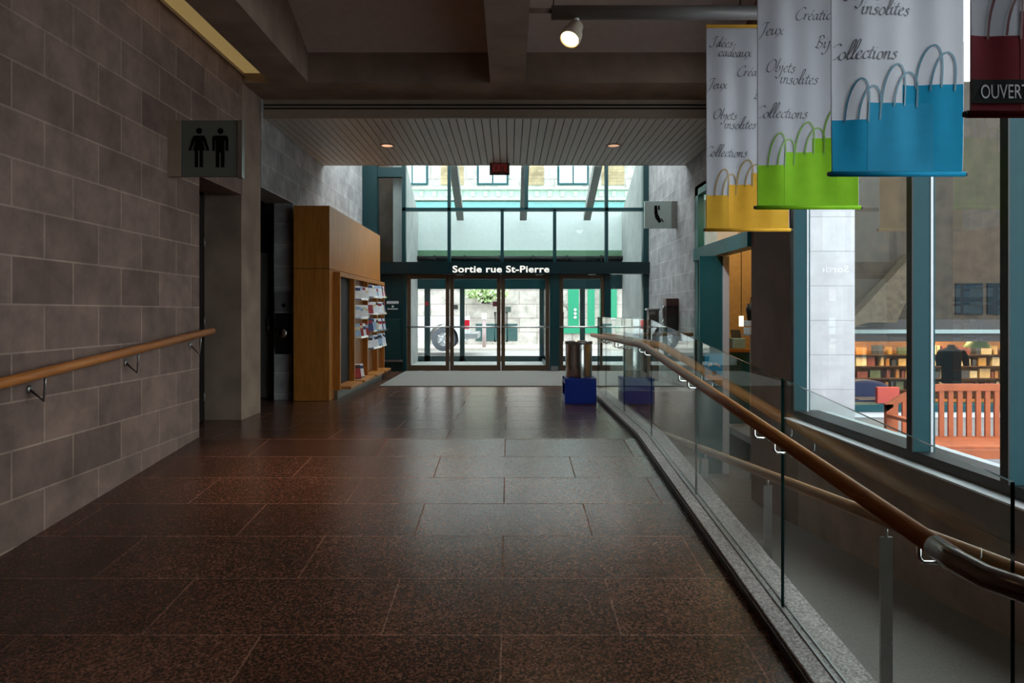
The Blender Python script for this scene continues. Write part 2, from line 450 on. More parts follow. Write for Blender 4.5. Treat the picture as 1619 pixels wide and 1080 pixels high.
# strip light along left wall
st = empty('ceiling_strip_light', (-3.08, 4, 4.23), 'long lit cream ceiling strip running along the top of the left wall', 'ceiling light')
MB().box(-3.25, -2.92, 1.0, 8.345, 4.235, 4.26).build('diffuser', M['strip'], st)
e = MB(); e.box(-2.94, -2.92, 1.0, 8.345, 4.2, 4.26); e.box(-3.25, -3.235, 1.0, 8.345, 4.2, 4.26); e.build('trim', M['fascia'], st)
struct(MB().box(-3.25, -2.92, BACK, 1.0, 4.2, 4.3).build('ceiling_edge', M['ceiling']), 'ceiling edge beside the strip', 'ceiling')
# soffit
SZ, SY0, SY1 = 3.88, 9.02, 11.9
sof = empty('ceiling_soffit', (0, 10.4, SZ)); struct(sof, 'slatted grey metal soffit with two downlights', 'soffit')
b = MB(); x = XL
while x < XR - .02:
    b.box(x, min(x+.099, XR), SY0+.05, SY1, SZ, SZ+.02); x += .111
b.build('slats', M['slat'], sof)
MB().box(XL, XR, SY0+.02, SY1, SZ+.03, SZ+.24).build('backing', M['slat_gap'], sof)
b = MB()
b.box(XL, XR, SY0-.0, SY0+.05, SZ, SZ+.115)
b.box(XL, XR, SY0-.0, SY0+.05, SZ+.14, SZ+.16)
b.box(XL, XR, SY0-.0, SY0+.05, SZ+.185, CZ)
b.box(XL, XR, SY1, SY1+.05, SZ, CZ)
b.build('fascia', M['fascia'], sof)
struct(MB().box(XL-.3, XR+.3, 9.0, SY1+.05, CZ, CZ+.1).build('ceiling_soffit_deck', M['concrete']), 'deck above the slatted soffit', 'ceiling')
struct(MB().box(XL-.3, XR+.3, SY1-.1, SY1+.05, CZ+.1, TOP).build('wall_upstand', M['concrete_pale']), 'pale upstand above the soffit edge', 'wall')
# roof over the lobby strip with skylight
b = MB(); b.box(XL-.3, XL, SY1, YD+.2, TOP, TOP+.1); b.box(XR, XR+.3, SY1, YD+.2, TOP, TOP+.1)
for y in (SY1, 13.4, YD): b.box(XL, XR, y, y+.12, TOP, TOP+.1)
struct(b.build('ceiling_skylight_frame', M['concrete_pale']), 'skylight frame above the lobby', 'ceiling')
struct(MB().box(XL, XR, SY1+.12, YD, TOP+.03, TOP+.05).build('window_skylight_lobby', M['glass']), 'skylight glass above the lobby', 'window')
# back wall and shell behind the camera
struct(MB().box(-3.65, 4.6, BACK-.2, BACK, -1.3, 5.2).build('wall_back', M['block_x']), 'block wall behind', 'wall')

# ------------------------------------------------------------------ downlights, exit sign
for i, px in enumerate((612, 970)):
    Y = (SZ-EYE)*F/(494-230); X = (px-CX)*Y/F
    o = empty('recessed_downlight', (X, Y, SZ), ['round lit downlight in the slatted soffit, left of the exit sign', 'round lit downlight in the slatted soffit, right of the exit sign'][i], 'downlight', 'soffit downlights')
    k = MB(); k.lathe([(.085,-.008),(.115,-.008),(.12,.0),(.085,.0),(.085,-.008)], (X,Y,SZ), seg=28); k.build('trim_ring', M['fascia'], o)
    k = MB(); k.lathe([(.0,-.004),(.086,-.004)], (X,Y,SZ), seg=28); k.build('lens', emit('warm_lamp_lens', (255,196,158), 1.0 if i == 0 else .8), o)
EYs = 11.75; s_ = EYs/F
def PX(px, Y): return (px-CX)*Y/F
def PZ(py, Y): return EYE-(py-CY)*Y/F
ex = empty('exit_sign', (PX(790,EYs), EYs, PZ(255,EYs)), 'small red SORTIE exit sign hanging from the slatted soffit', 'exit sign')
MB().box(PX(774,EYs), PX(805.5,EYs), EYs, EYs+.06, PZ(276,EYs), PZ(256,EYs)).build('box', M['sign_box'], ex, bevel=.004)
MB().box(PX(784,EYs), PX(796,EYs), EYs+.01, EYs+.05, PZ(256,EYs), SZ).build('stem', M['sign_box'], ex)
vs, fs = text_mesh('SORTIE', .19, 0, .40, 'CENTER', 1.1)
k = MB(); k.add([(PX(790,EYs)+x, EYs-.003, PZ(274,EYs)+.025+z) for x, z in vs], fs); k.build('lettering', M['sign_red'], ex)

# ------------------------------------------------------------------ toilet sign
SYy = 6.5
wc = empty('toilet_sign', (XL, SYy, PZ(279,SYy)), 'grey projecting toilet sign with black woman and man pictograms on left wall', 'sign')
MB().box(PX(286,SYy), PX(379,SYy), SYy, SYy+.05, PZ(279,SYy), PZ(190,SYy)).build('sign_face', M['sign_face'], wc, bevel=.004)
MB().box(XL, PX(286,SYy), SYy-.005, SYy+.07, PZ(279,SYy), PZ(190,SYy)).build('bracket', M['fascia'], wc)
MB().box(PX(376.5,SYy), PX(383,SYy), SYy-.008, SYy+.058, PZ(281,SYy), PZ(190,SYy)).build('end_clip', M['steel_dull'], wc)
def circ(cx, cz, r, n=20): return [(cx+r*math.cos(2*math.pi*i/n), cz+r*math.sin(2*math.pi*i/n)) for i in range(n)]
def Q(cx_, cy_): # crop pixel of the sign zoom -> x, z
    return (PX(270+cx_/9, SYy), PZ(170+cy_/9, SYy))
def figure(name, polys, hc):
    k = MB(); y = SYy-.002
    for p in polys: k.prism([Q(*q) for q in p], 'y', y, SYy+.001)
    c = Q(*hc); k.prism(circ(c[0], c[1], 43/9*SYy/F), 'y', y, SYy+.001)
    return k.build(name, M['print_black'], wc)
figure('woman_pictogram', [
    [(330,400),(470,400),(495,430),(455,480),(490,612),(315,612),(350,480),(312,430)],
    [(312,425),(350,455),(290,615),(252,610)], [(495,425),(455,455),(510,615),(550,610)],
    [(342,600),(388,600),(388,850),(342,850)], [(412,600),(460,600),(460,850),(412,850)]], (404,333))
figure('man_pictogram', [
    [(615,400),(795,400),(820,430),(820,455),(765,470),(765,640),(640,640),(640,470),(592,455),(592,430)],
    [(592,440),(630,440),(628,618),(592,618)], [(778,440),(820,440),(820,618),(780,618)],
    [(640,620),(692,620),(692,852),(642,852)], [(712,620),(765,620),(765,852),(714,852)]], (707,335))
# ------------------------------------------------------------------ phone sign
PY = 12.6
ph = empty('telephone_sign', (XR, PY, PZ(361,PY)), 'pale mint telephone sign projecting from right block wall', 'sign')
MB().box(PX(1019,PY), PX(1062,PY), PY, PY+.05, PZ(361,PY), PZ(318,PY)).build('sign_face', M['phone_face'], ph, bevel=.004)
MB().box(PX(1062,PY), XR, PY-.005, PY+.07, PZ(361,PY), PZ(318,PY)).build('bracket', M['steel_dull'], ph)
k = MB()
for poly in ([(1034.5,325),(1039,325),(1040,338),(1046,350),(1042,353),(1036,345),(1034.5,337)], [(1040.5,325),(1043,325),(1043,332),(1040.5,332)], [(1044.5,346),(1046,345),(1049.5,350.5),(1048,351.5)]):
    k.prism([(PX(a,PY), PZ(c,PY)) for a, c in poly], 'y', PY-.003, PY+.001)
k.build('handset_pictogram', M['print_black'], ph)

# ------------------------------------------------------------------ left handrail
def bracket(mb, p, q, r=.009):
    p = Vector(p); q = Vector(q)
    mb.ring_sweep([p, p-Vector((0,0,.05)), p-Vector((0,0,.075))+(q-p)*.1, Vector((q.x,q.y,p.z-.085))], r, 8)
lh = empty('handrail', (-3.13, 4.5, .9), 'round oak handrail on steel brackets along the left block wall', 'handrail')
HX = -3.14
def lz(y): return .872+(y-4.22)*.081
MB().ring_sweep([(HX,1.2,lz(1.2)),(HX,4,lz(4)),(HX,7.22,lz(7.22))], .036, 16).build('rail', M['rail_wood'], lh)
for y in (2.9, 4.62, 5.78, 6.95):
    k = MB(); bracket(k, (HX,y,lz(y)-.03), (XL+.004,y,0))
    k.lathe([(0,0),(.028,0),(.028,.012),(0,.012)], (XL, y, lz(y)-.115), (1,0,0), 14)
    k.build('bracket', M['steel_dull'], lh)

# ------------------------------------------------------------------ glass guard panels along the kerb
GX = 1.45
joints = [1.96, 3.62, 5.29, 6.95, 8.6, 10.25, 11.15]
def gtop(y): return 1.235 if y >= 6.95 else 1.235-(6.95-y)*.083
names = ['nearest glass guard panel on the kerb, beside the steel rail end', 'second glass guard panel from the near end of the kerb',
         'third glass guard panel, in front of the blue poster', 'glass guard panel just before the kerb levels out',
         'level glass guard panel behind the handrail, mirroring the steel bin', 'short glass guard panel at the far end of the kerb']
for i in range(6):
    a, c = joints[i]+.006, joints[i+1]-.006
    o = empty('glass_guard_panel', (GX, a, zu(a)+.06), names[i], 'glass panel', 'glass guard panels on the granite kerb')
    m = (a+c)/2
    k = MB()
    pts = [a, BEND, c] if a < BEND < c else [a, c]
    x0, x1 = GX-.006, GX+.006
    prof = [(y, zu(y)+.05) for y in pts] + [(y, gtop(y)) for y in ([c, 6.95, a] if a < 6.95 < c else [c, a])]
    n = len(prof)
    k.add([(x0,y,z) for y,z in prof]+[(x1,y,z) for y,z in prof], [tuple(range(n))[::-1], tuple(range(n,2*n))], 0)
    k.build('pane', M['glass_guard'], o)
    k = MB(); k.add([(x0,y,z) for y,z in prof]+[(x1,y,z) for y,z in prof], [(j,(j+1)%n,n+(j+1)%n,n+j) for j in range(n)], 0)
    k.build('polished_edge', M['glass_edge'], o)
# cross guard at the far end of the well
cg = empty('glass_guard_panel', (2.2, 11.25, .02), 'glass guard panel crossing behind the ramp well near the payphone', 'glass panel', 'glass guard panels on the granite kerb')
MB().box(1.5, 3.05, 11.24, 11.252, .02, 1.235).build('pane', M['glass_guard'], cg)
ch = empty('handrail', (2.2, 11.32, .9), 'short wooden rail crossing behind the ramp well near the payphone', 'handrail')
MB().ring_sweep([(1.55,11.33,.945),(3.05,11.33,.945)], .03, 12).build('rail', M['rail_wood_pale'], ch)
for x in (1.75, 2.4, 2.95):
    k = MB(); bracket(k, (x,11.33,.92), (x,11.255,0)); k.build('bracket', M['steel'], ch)

# main handrail on the glass
RX = 1.35
def rz(y): return .985 if y >= 6.95 else .985-(6.95-y)*.0868
mh = empty('handrail', (RX, 6, .6), 'long varnished oak handrail fixed to the glass guard, ending in a steel bend', 'handrail')
MB().ring_sweep([(RX,2.16,rz(2.16)),(RX,4.5,rz(4.5)),(RX,6.75,rz(6.75)),(RX,6.95,rz(6.95)-.008),(RX,7.15,.976),(RX,11.1,.945)], .034, 18).build('rail', M['rail_wood'], mh)
zt = rz(2.16)
k = MB(); k.ring_sweep([(RX,2.165,zt),(RX+.003,2.06,zt-.012),(RX+.02,1.96,zt-.02),(RX+.07,1.87,zt-.024),(RX+.15,1.82,zt-.026),(RX+.25,1.82,zt-.03),(RX+.34,1.87,zt-.04),(RX+.385,1.96,zt-.052),(RX+.4,2.1,zt-.07)], .036, 18)
k.build('steel_bend', plain('dark_steel_rail', (110,98,92), .25, metal=.9, var=.05), mh)
for j in (2.25, 3.62, 5.29, 6.95, 8.6, 10.25):
    for dy in ((-.14, .14) if j > 3 else (.0,)):
        y = j+dy
        zz = .955 if y > 7.1 else rz(y)
        k = MB(); p = Vector((RX, y, zz-.03))
        k.ring_sweep([p, p+Vector((0,0,-.045)), p+Vector((.012,0,-.06)), (GX-.02, y, p.z-.062)], .0075, 8)
        k.lathe([(0,0),(.02,0),(.02,.014),(0,.014)], (GX-.02,y,p.z-.062), (1,0,0), 12)
        k.build('bracket', M['steel'], mh)
# lower ramp handrail on steel posts
L2 = 1.75
def l2z(y): return zl(y)+.93
lo = empty('handrail', (L2, 5, zl(5)), 'paler oak handrail on flat steel posts beside the carpeted ramp, behind the glass', 'handrail')
MB().ring_sweep([(L2,2.1,l2z(2.1)),(L2,5,l2z(5)),(L2,8.1,l2z(8.1))], .033, 16).build('rail', M['rail_wood_pale'], lo)
for y in (3.17, 4.62, 6.1, 7.6):
    k = MB(); k.box(L2-.028, L2+.028, y-.006, y+.006, zl(y)-.005, l2z(y)-.075)
    k.box(L2-.05, L2+.05, y-.04, y+.04, zl(y)-.005, zl(y)+.008)
    k.ring_sweep([(L2,y,l2z(y)-.08),(L2,y,l2z(y)-.025)], .009, 8)
    k.build('post', M['steel_dull'], lo)

# ------------------------------------------------------------------ oak brochure cabinet
cb = empty('brochure_cabinet', (-2.93, 12.1, 0), 'tall honey oak cabinet with open brochure bays standing along the left wall', 'cabinet')
CX0, CX1, CY0, CY1 = -3.19, -2.66, 10.1, 14.07
MB().box(CX0, CX1, CY0, CY1, 0.0, 1.955).build('body', M['oak'], cb, bevel=.003)
MB().box(CX0, CX1, CY0, CY1, 1.962, 2.89).build('upper_panel', M['oak'], cb, bevel=.003)
fins = [10.34, 11.3, 12.35, 13.25, 13.98]
for y in fins:
    MB().box(CX1, CX1+.1, y, y+.05, .13, 1.93).build('fin', M['oak'], cb, bevel=.003)
for i in range(4):
    y0, y1 = fins[i]+.05, fins[i+1]
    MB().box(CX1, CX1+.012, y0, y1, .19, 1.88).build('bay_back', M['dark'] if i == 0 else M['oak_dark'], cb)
    MB().box(CX1, CX1+.1, y0, y1, 1.86, 1.925).build('bay_head', M['oak'], cb)
    MB().box(CX1, CX1+.25, fins[i]+.07, fins[i+1]-.06, .14, .18).build('ledge', M['oak'], cb, bevel=.004)
tk = MB().box(CX1, CX1+.05, fins[0]+.05, 14.0, 0, .13).build('toe_kick', M['steel_dull'], cb)
MB().lathe([(0,0),(.012,0),(.012,.012),(0,.012)], (-2.72, CY0-.012, 1.06), (0,1,0), 12).build('lock', M['steel'], cb)
br_cols = {'white': (226,228,232), 'pale blue': (150,178,206), 'dark blue': (40,58,104), 'red': (150,36,44), 'black': (28,28,32), 'cream': (212,196,160)}
BM = {k_: plain('brochure_'+k_.replace(' ', '_'), v, .35, var=.2, scale=14) for k_, v in br_cols.items()}
bays = {1: [1.52, 1.20, .88], 2: [1.58, 1.27, .955, .64], 3: [1.60, 1.28, .95, .65]}
bay_name = {1: 'open bay nearest the camera', 2: 'middle open bay', 3: 'open bay nearest the doors'}
row_name = ['top', 'second', 'third', 'lowest']
ord_name = ['first', 'second', 'third', 'fourth']
def brochure(main, band, loc, label):
    k = MB(); w_, h_, t_, l_ = .17, .235, .006, .055
    def pt(u, v, d): return (u*w_-w_/2, d + l_*v, v*h_)
    def seg(v0, v1, mi):
        k.hexa([pt(0,v0,0),pt(1,v0,0),pt(1,v0,t_),pt(0,v0,t_)], [pt(0,v1,0),pt(1,v1,0),pt(1,v1,t_),pt(0,v1,t_)], mi)
    a = random.choice([.55, .65, .75]); 
    seg(0, .07, 1); seg(.07, a, 0); seg(a, a+.22, 1); seg(a+.22, 1, 0)
    o = k.build('brochure', [BM[main], BM[band]])
    o.location = loc; o.rotation_euler = (0, 0, math.radians(48))
    tag(o, label, 'brochure', 'brochures in the oak cabinet racks')
    return o
for bi, rows in bays.items():
    y0, y1 = fins[bi]+.06, fins[bi+1]-.01
    for ri, z in enumerate(rows):
        xa, xb = CX1+.014, CX1+.2
        k = MB(); k.box(xa, xb, y0, y1, z-.006, z); k.box(xb-.005, xb, y0, y1, z, z+.035)
        k.build('acrylic_rack', M['acrylic'], cb)
        for j in range(4):
            yy = y0+.13+j*(y1-y0-.2)/3.6
            main = random.choice(['white','white','white','pale blue','cream','white','white','dark blue'] if (bi+ri) % 3 else ['white','pale blue','white','white','red'])
            band = random.choice([c for c in br_cols if c != main])
            brochure(main, band, (CX1+.105, yy, z+.003), f'{main} brochure with {band} bands, {ord_name[j]} along the {row_name[ri]} rack, {bay_name[bi]}')
for j in range(2):
    brochure(['red','white'][j], ['black','dark blue'][j], (CX1+.105, fins[1]+.2+j*.25, .187), f'{["red","white"][j]} brochure standing low on the ledge of the open bay nearest the camera')

# ------------------------------------------------------------------ push plate on the jamb
JY = 10.25
pp = empty('door_push_plate', (PX(447,JY), JY, PZ(527,JY)), 'round steel door-opener button on the dark jamb left of the cabinet', 'push button')
MB().box(PX(435,JY), PX(461,JY), JY-.012, JY, PZ(560,JY), PZ(495,JY)).build('back_plate', M['black'], pp)
MB().lathe([(0,.035),(.06,.035),(.078,.02),(.082,0)], (PX(447,JY), JY-.01, PZ(527,JY)), (0,-1,0), 24).build('button', M['steel'], pp)
nt_ = empty('notice_panel', (PX(448,JY), JY, PZ(493,JY)), 'small grey notice panel above the round door-opener button', 'notice')
MB().box(PX(435,JY), PX(461,JY), JY-.012, JY, PZ(493,JY), PZ(461,JY)).build('plate', plain('grey_notice', (104,102,104), .5), nt_)
MB().lathe([(0,.004),(.03,.004),(.03,0)], (PX(449,JY), JY-.012, PZ(483,JY)), (0,-1,0), 14).build('black_symbol', M['print_black'], nt_)

# ------------------------------------------------------------------ facade with doors
def yb(mb, px0, px1, py0, py1, Y, d=.08, m=0):
    mb.box(PX(px0,Y), PX(px1,Y), Y, Y+d, PZ(py1,Y), PZ(py0,Y), m)
win = empty('window_1', (0, YD, 2.4)); struct(win, 'tall teal framed glazing above the exit doors', 'window')
k = MB()
ZT = TOP
def mull(px, w, z0, z1, d=.12): k.box(PX(px-w/2,YD), PX(px+w/2,YD), YD-.02, YD+d, z0, z1)
zh = PZ(331, YD); zb = PZ(415, YD)
for px, w in ((638.5,6),(710,5),(959,5)): mull(px, w, zb, ZT)
for px in (794, 877): mull(px, 5, zb, zh)
mull(832, 6, zh, ZT)
k.box(PX(636,YD), PX(1023,YD), YD-.02, YD+.12, PZ(333.5,YD), PZ(328.5,YD))
k.box(PX(597,YD), PX(1023,YD), YD-.02, YD+.12, PZ(272,YD)+.6, PZ(265,YD)+.6)
k.box(XL, PX(640,YD), YD-.03, YD+.12, PZ(280,YD), PZ(265,YD))
k.box(XL, XR, YD-.02, YD+.12, ZT-.2, ZT)
k.build('mullion_frame', M['teal'], win)
k = MB(); k.box(XL, PX(597,YD), YD-.1, YD+.15, 0, ZT); k.build('post', M['teal'], win)
k = MB(); k.box(PX(1016.5,YD), XR-.0, YD-.05, YD+.15, 0, ZT); k.build('post', M['teal'], win)
k = MB(); k.box(PX(597,YD), PX(1017,YD), YD+.045, YD+.055, zb, ZT); k.build('pane', M['glass_green'], win)
# header beam with lettering
hb = empty('trim_1', (0, YD, 2.2)); struct(hb, 'dark teal header beam lettered Sortie rue St-Pierre over the doors', 'header')
k = MB(); k.box(PX(602,YD), XR+.0, YD-.16, YD+.16, PZ(433.5,YD), PZ(415,YD)); k.build('beam', plain('deep_teal_header', (3,30,35), .3, var=.05), hb)
YS = YD-.165
vs, fs = text_mesh('Sortie rue St-Pierre', 1.0, .022, 1.0, 'LEFT', 1.05)
wx = max(v[0] for v in vs)-min(v[0] for v in vs); hz = max(v[1] for v in vs)
x0t, x1t = PX(715.5,YS), PX(868.5,YS); z0t, z1t = PZ(430.5,YS), PZ(420,YS)
mn = min(v[0] for v in vs)
k = MB()
sxx = (x1t-x0t)/wx; szz = (z1t-z0t)/hz
k.add([(x0t+(a-mn)*sxx, YS, z0t+c*szz) for a, c in vs], fs); k.build('lettering', M['letters_white'], hb)
# doors
def door(n, pxa, pxb, label, handle=None, closer=None):
    o = empty(f'door_{n}', (PX((pxa+pxb)/2,YD), YD, 0)); struct(o, label, 'door')
    xa, xb = PX(pxa,YD)+.006, PX(pxb,YD)-.006
    zt_ = 2.165; w_ = .085
    k = MB()
    k.box(xa, xa+w_, YD, YD+.05, .01, zt_); k.box(xb-w_, xb, YD, YD+.05, .01, zt_)
    k.box(xa+w_, xb-w_, YD, YD+.05, .01, .135); k.box(xa+w_, xb-w_, YD, YD+.05, zt_-.11, zt_)
    k.build('frame', M['bronze'], o, bevel=.004)
    MB().box(xa+w_, xb-w_, YD+.02, YD+.028, .135, zt_-.11).build('pane', M['glass'], o)
    k = MB(); zp = PZ(517,YD); k.ring_sweep([(xa+.02,YD-.01,zp),(xa+.02,YD-.06,zp),(xb-.02,YD-.06,zp),(xb-.02,YD-.01,zp)], .02, 8)
    k.build('push_bar', M['steel'], o)
    if closer:
        k = MB(); k.box(PX(closer,YD)-.09, PX(closer,YD)+.09, YD-.07, YD, zt_-.03, zt_+.015); k.build('closer', M['steel'], o, bevel=.01)
    if handle:
        x = PX(handle[0],YD); d = handle[1]*.1
        k = MB(); k.ring_sweep([(x,YD+.05,PZ(494,YD)),(x+d*.3,YD+.11,PZ(494,YD)),(x+d*.3,YD+.11,PZ(540,YD)),(x,YD+.05,PZ(540,YD))], .014, 8); k.build('pull_handle', M['black'], o)
door(3, 643, 711, 'leftmost bronze glazed door, fixed leaf beside teal panel')
door(4, 711, 792, 'bronze glazed door left of the centre pair joint', (784,-1), 728)
door(5, 792, 869, 'bronze glazed door right of the centre pair joint', (800,1), 852)
door(6, 884, 956, 'narrow bronze glazed door behind the steel bin', (889,1), 935)
pt_ = MB(); pt_.box(PX(869,YD), PX(884,YD), YD-.06, YD+.1, 0, PZ(433,YD)); pt_.box(PX(955.5,YD), PX(964.5,YD), YD-.03, YD+.1, 0, PZ(433,YD)); pt_.box(PX(638,YD), PX(643,YD), YD-.03, YD+.1, 0, PZ(433,YD))
struct(pt_.build('trim_2', M['teal']), 'teal door posts under the header', 'posts')
struct(MB().box(PX(871,YD), PX(882,YD), YD-.075, YD-.06, .02, .12).build('trim_3', M['steel_dull']), 'steel shoe at the foot of the teal post', 'trim')
struct(MB().box(PX(964.5,YD), PX(1016.5,YD), YD+.02, YD+.03, 0, PZ(433,YD)).build('window_2', M['glass']), 'glass sidelight right of the narrow door', 'window')
# teal panel left of the doors
tp = empty('display_cabinet', (PX(620,YD), YD-.1, 0), 'dark teal panel with white lettering and glass display, left of the doors', 'display panel')
k = MB(); k.box(XL+.4, PX(638,YD), YD-.05, YD+.1, 0, 2.17); k.build('panel', plain('deep_teal_panel', (6,42,46), .35, var=.05), tp)
YP = YD-.055
MB().box(PX(609,YP), PX(634,YP), YP-.03, YP, PZ(568,YP), PZ(504,YP)).build('display_window', plain('dark_display', (24,58,60), .1), tp, bevel=.01)
MB().box(PX(607,YP), PX(637,YP), YP-.06, YP, PZ(572,YP), PZ(569,YP)).build('display_sill', M['steel_dull'], tp)
k = MB()
vs, fs = text_mesh('musées', .12, .004, 1.1, 'CENTER')
xx = PX(621,YP)
vs2, fs2 = text_mesh('ouvert tous les jours', .045, .001, 1.0, 'CENTER')
for i in range(9):
    k.box(xx-.13+i*.029, xx-.13+i*.029+.02, YP-.004, YP-.001, PZ(480.5,YP), PZ(476,YP))
k.box(xx-.135, xx+.135, YP-.003, YP-.001, PZ(478.8,YP), PZ(477.6,YP))
k.prism(circ(xx, PZ(484.5,YP), .025, 12), 'y', YP-.004, YP-.001)
for i in range(12):
    k.box(xx-.12+i*.02, xx-.12+i*.02+.014, YP-.004, YP-.001, PZ(489.5,YP), PZ(487.5,YP))
k.build('lettering', M['white_metal'], tp)

# mat
tag(MB().box(-2.3, 2.95, 12.07, YD-.1, 0.0, .012).build('entrance_mat', M['mat'], org=(0,13.6,0)), 'wide pale grey entrance mat in front of the doors', 'mat')

# ------------------------------------------------------------------ bin
BY = 9.8
bn = empty('litter_bin', (1.0, 10.02, 0), 'brushed steel litter drum standing on a bright blue base beside the kerb', 'bin')
bx0, bx1 = PX(893,BY), PX(943,BY)
k = MB(); k.box(bx0, bx1, BY, BY+.025, 0, .36); k.box(bx0, bx1, BY+.43, BY+.455, 0, .36); k.box(bx0, bx0+.02, BY+.025, BY+.43, 0, .1); k.box(bx0, bx0+.02, BY+.025, BY+.43, .28, .36)
k.box(bx1-.02, bx1, BY+.025, BY+.43, 0, .36); k.box(bx0, bx1, BY+.025, BY+.43, .33, .36)
k.build('base', M['blue'], bn, bevel=.003)
cxb = PX(915,BY+.22)
prof = [(0,.36),(.193,.36),(.195,.37),(.195,.875),(.19,.885),(.18,.885),(.178,.86),(.0,.84)]
MB().lathe(prof, (cxb, BY+.225, 0), seg=48).build('drum', M['steel'], bn)
MB().lathe([(.197,.845),(.2,.85),(.2,.885),(.196,.89),(.185,.888)], (cxb, BY+.225, 0), seg=48).build('rim', M['steel_dull'], bn)

# ------------------------------------------------------------------ right block wall, payphone, pedestal
b = MB(); b.box(XR, XR+.3, 11.15, YD, -1.3, TOP); b.box(XR, XR+.3, 9.0, 11.15, 3.3, TOP)
struct(b.build('wall_right', M['block_right']), 'grey block wall on the right carrying the telephone sign', 'wall')
Yp = 12.6
pn = empty('payphone', (XR, Yp, 1.0), 'dark payphone with hanging handset on the right block wall', 'payphone')
MB().box(2.88, XR, Yp-.12, Yp+.12, PZ(527,Yp), PZ(484,Yp)).build('housing', M['payphone'], pn, bevel=.01)
MB().box(2.87, XR, Yp-.13, Yp+.13, PZ(484,Yp), PZ(472,Yp)).build('hood', M['payphone_top'], pn, bevel=.01)
k = MB(); k.ring_sweep([(2.85,Yp-.06,PZ(484,Yp)),(2.83,Yp-.06,PZ(489,Yp)),(2.83,Yp-.06,PZ(499,Yp)),(2.85,Yp-.06,PZ(503,Yp))], [.028,.018,.018,.028], 10); k.build('handset', M['steel_dull'], pn)
k = MB(); k.ring_sweep([(2.85,Yp-.06,PZ(504,Yp)),(2.80,Yp-.06,PZ(512,Yp)),(2.79,Yp-.06,PZ(522,Yp)),(2.84,Yp-.06,PZ(530,Yp)),(2.88,Yp-.05,PZ(524,Yp))], .009, 8); k.build('cord', M['steel'], pn)
Yq = 12.9
ps = empty('pedestal_post', (PX(1033,Yq), Yq, 0), 'grey square pedestal post with pale cap in front of the teal post', 'post')
MB().box(PX(1026,Yq), PX(1042,Yq), Yq, Yq+.2, .012, PZ(491,Yq)).build('shaft', plain('grey_pedestal', (128,124,120), .5), ps, bevel=.005)
MB().box(PX(1023,Yq), PX(1043.5,Yq), Yq-.03, Yq+.22, PZ(491,Yq), PZ(487.5,Yq)).build('cap', M['concrete_pale'], ps, bevel=.01)
MB().box(PX(1027,Yq), PX(1036,Yq), Yq-.02, Yq, PZ(498,Yq), PZ(492.5,Yq)).build('button_plate', M['steel'], ps, bevel=.003)

# ------------------------------------------------------------------ shop entrance on the right
so = MB(); so.box(XR-.1, XR+.1, 8.6, 11.15, 2.14, 2.34); so.box(XR-.06, XR+.06, 11.0, 11.15, -1.04, 3.3); so.box(XR-.06,XR+.06,8.6,8.66,2.3,3.3); so.box(XR-.06,XR+.06,8.6,11.15,3.2,3.3)
struct(so.build('trim_4', M['teal_shop']), 'teal lintel over the shop entrance on the right', 'lintel')
struct(MB().box(XR-.01, XR+.01, 8.66, 11.0, 2.34, 3.2).build('window_3', M['glass']), 'transom glass above the shop entrance', 'window')
dp = empty('door_7', (2.95, 9.9, -1.04)); struct(dp, 'dark teal door leaf standing open at the shop entrance', 'door')
MB().box(PX(1106.5,9.9), PX(1143,9.9), 9.9, 9.95, -1.03, 2.13).build('door_leaf', M['teal_shop'], dp, bevel=.004)
wj = MB(); wj.box(PX(1142.5,9.88), PX(1152.5,9.88), 9.86, 9.96, -1.03, 2.12)
struct(wj.build('trim_5', M['white_metal'], bevel=.004), 'white door jamb at the shop entrance', 'jamb')
po = empty('blue_poster', (PX(1129,9.88), 9.88, PZ(601,9.88)), 'small bright blue poster with white arched heading on the teal door leaf', 'poster')
MB().box(PX(1114.5,9.88), PX(1143,9.88), 9.885, 9.893, PZ(601,9.88), PZ(559,9.88)).build('sheet', plain('sky_blue_print', (44,176,226), .45, var=.06), po)
k = MB(); yy = 9.884
arc = [(PX(1129+11.5*math.cos(t),yy), PZ(583-10*math.sin(t),yy)) for t in [math.pi*(.12+.76*i/10) for i in range(11)]]
arc2 = [(PX(1129+10*math.cos(t),yy), PZ(584-6.5*math.sin(t),yy)) for t in [math.pi*(.12+.76*i/10) for i in range(11)]]
for i in range(10): 
    if i != 5: k.prism([arc[i],arc[i+1],arc2[i+1],arc2[i]], 'y', yy-.001, yy+.001)
k.prism([(PX(a,yy),PZ(c,yy)) for a,c in ((1115,600.5),(1115,594),(1121,592),(1129,595),(1136,591),(1142.5,594),(1142.5,600.5))], 'y', yy-.001, yy+.001)
k.build('white_print', M['white_metal'], po)
k = MB(); k.prism([(PX(a,yy),PZ(c,yy)) for a,c in ((1125,588),(1131,586),(1133,590),(1128,593))], 'y', yy-.003, yy+.001); k.build('grey_print', M['steel_dull'], po)
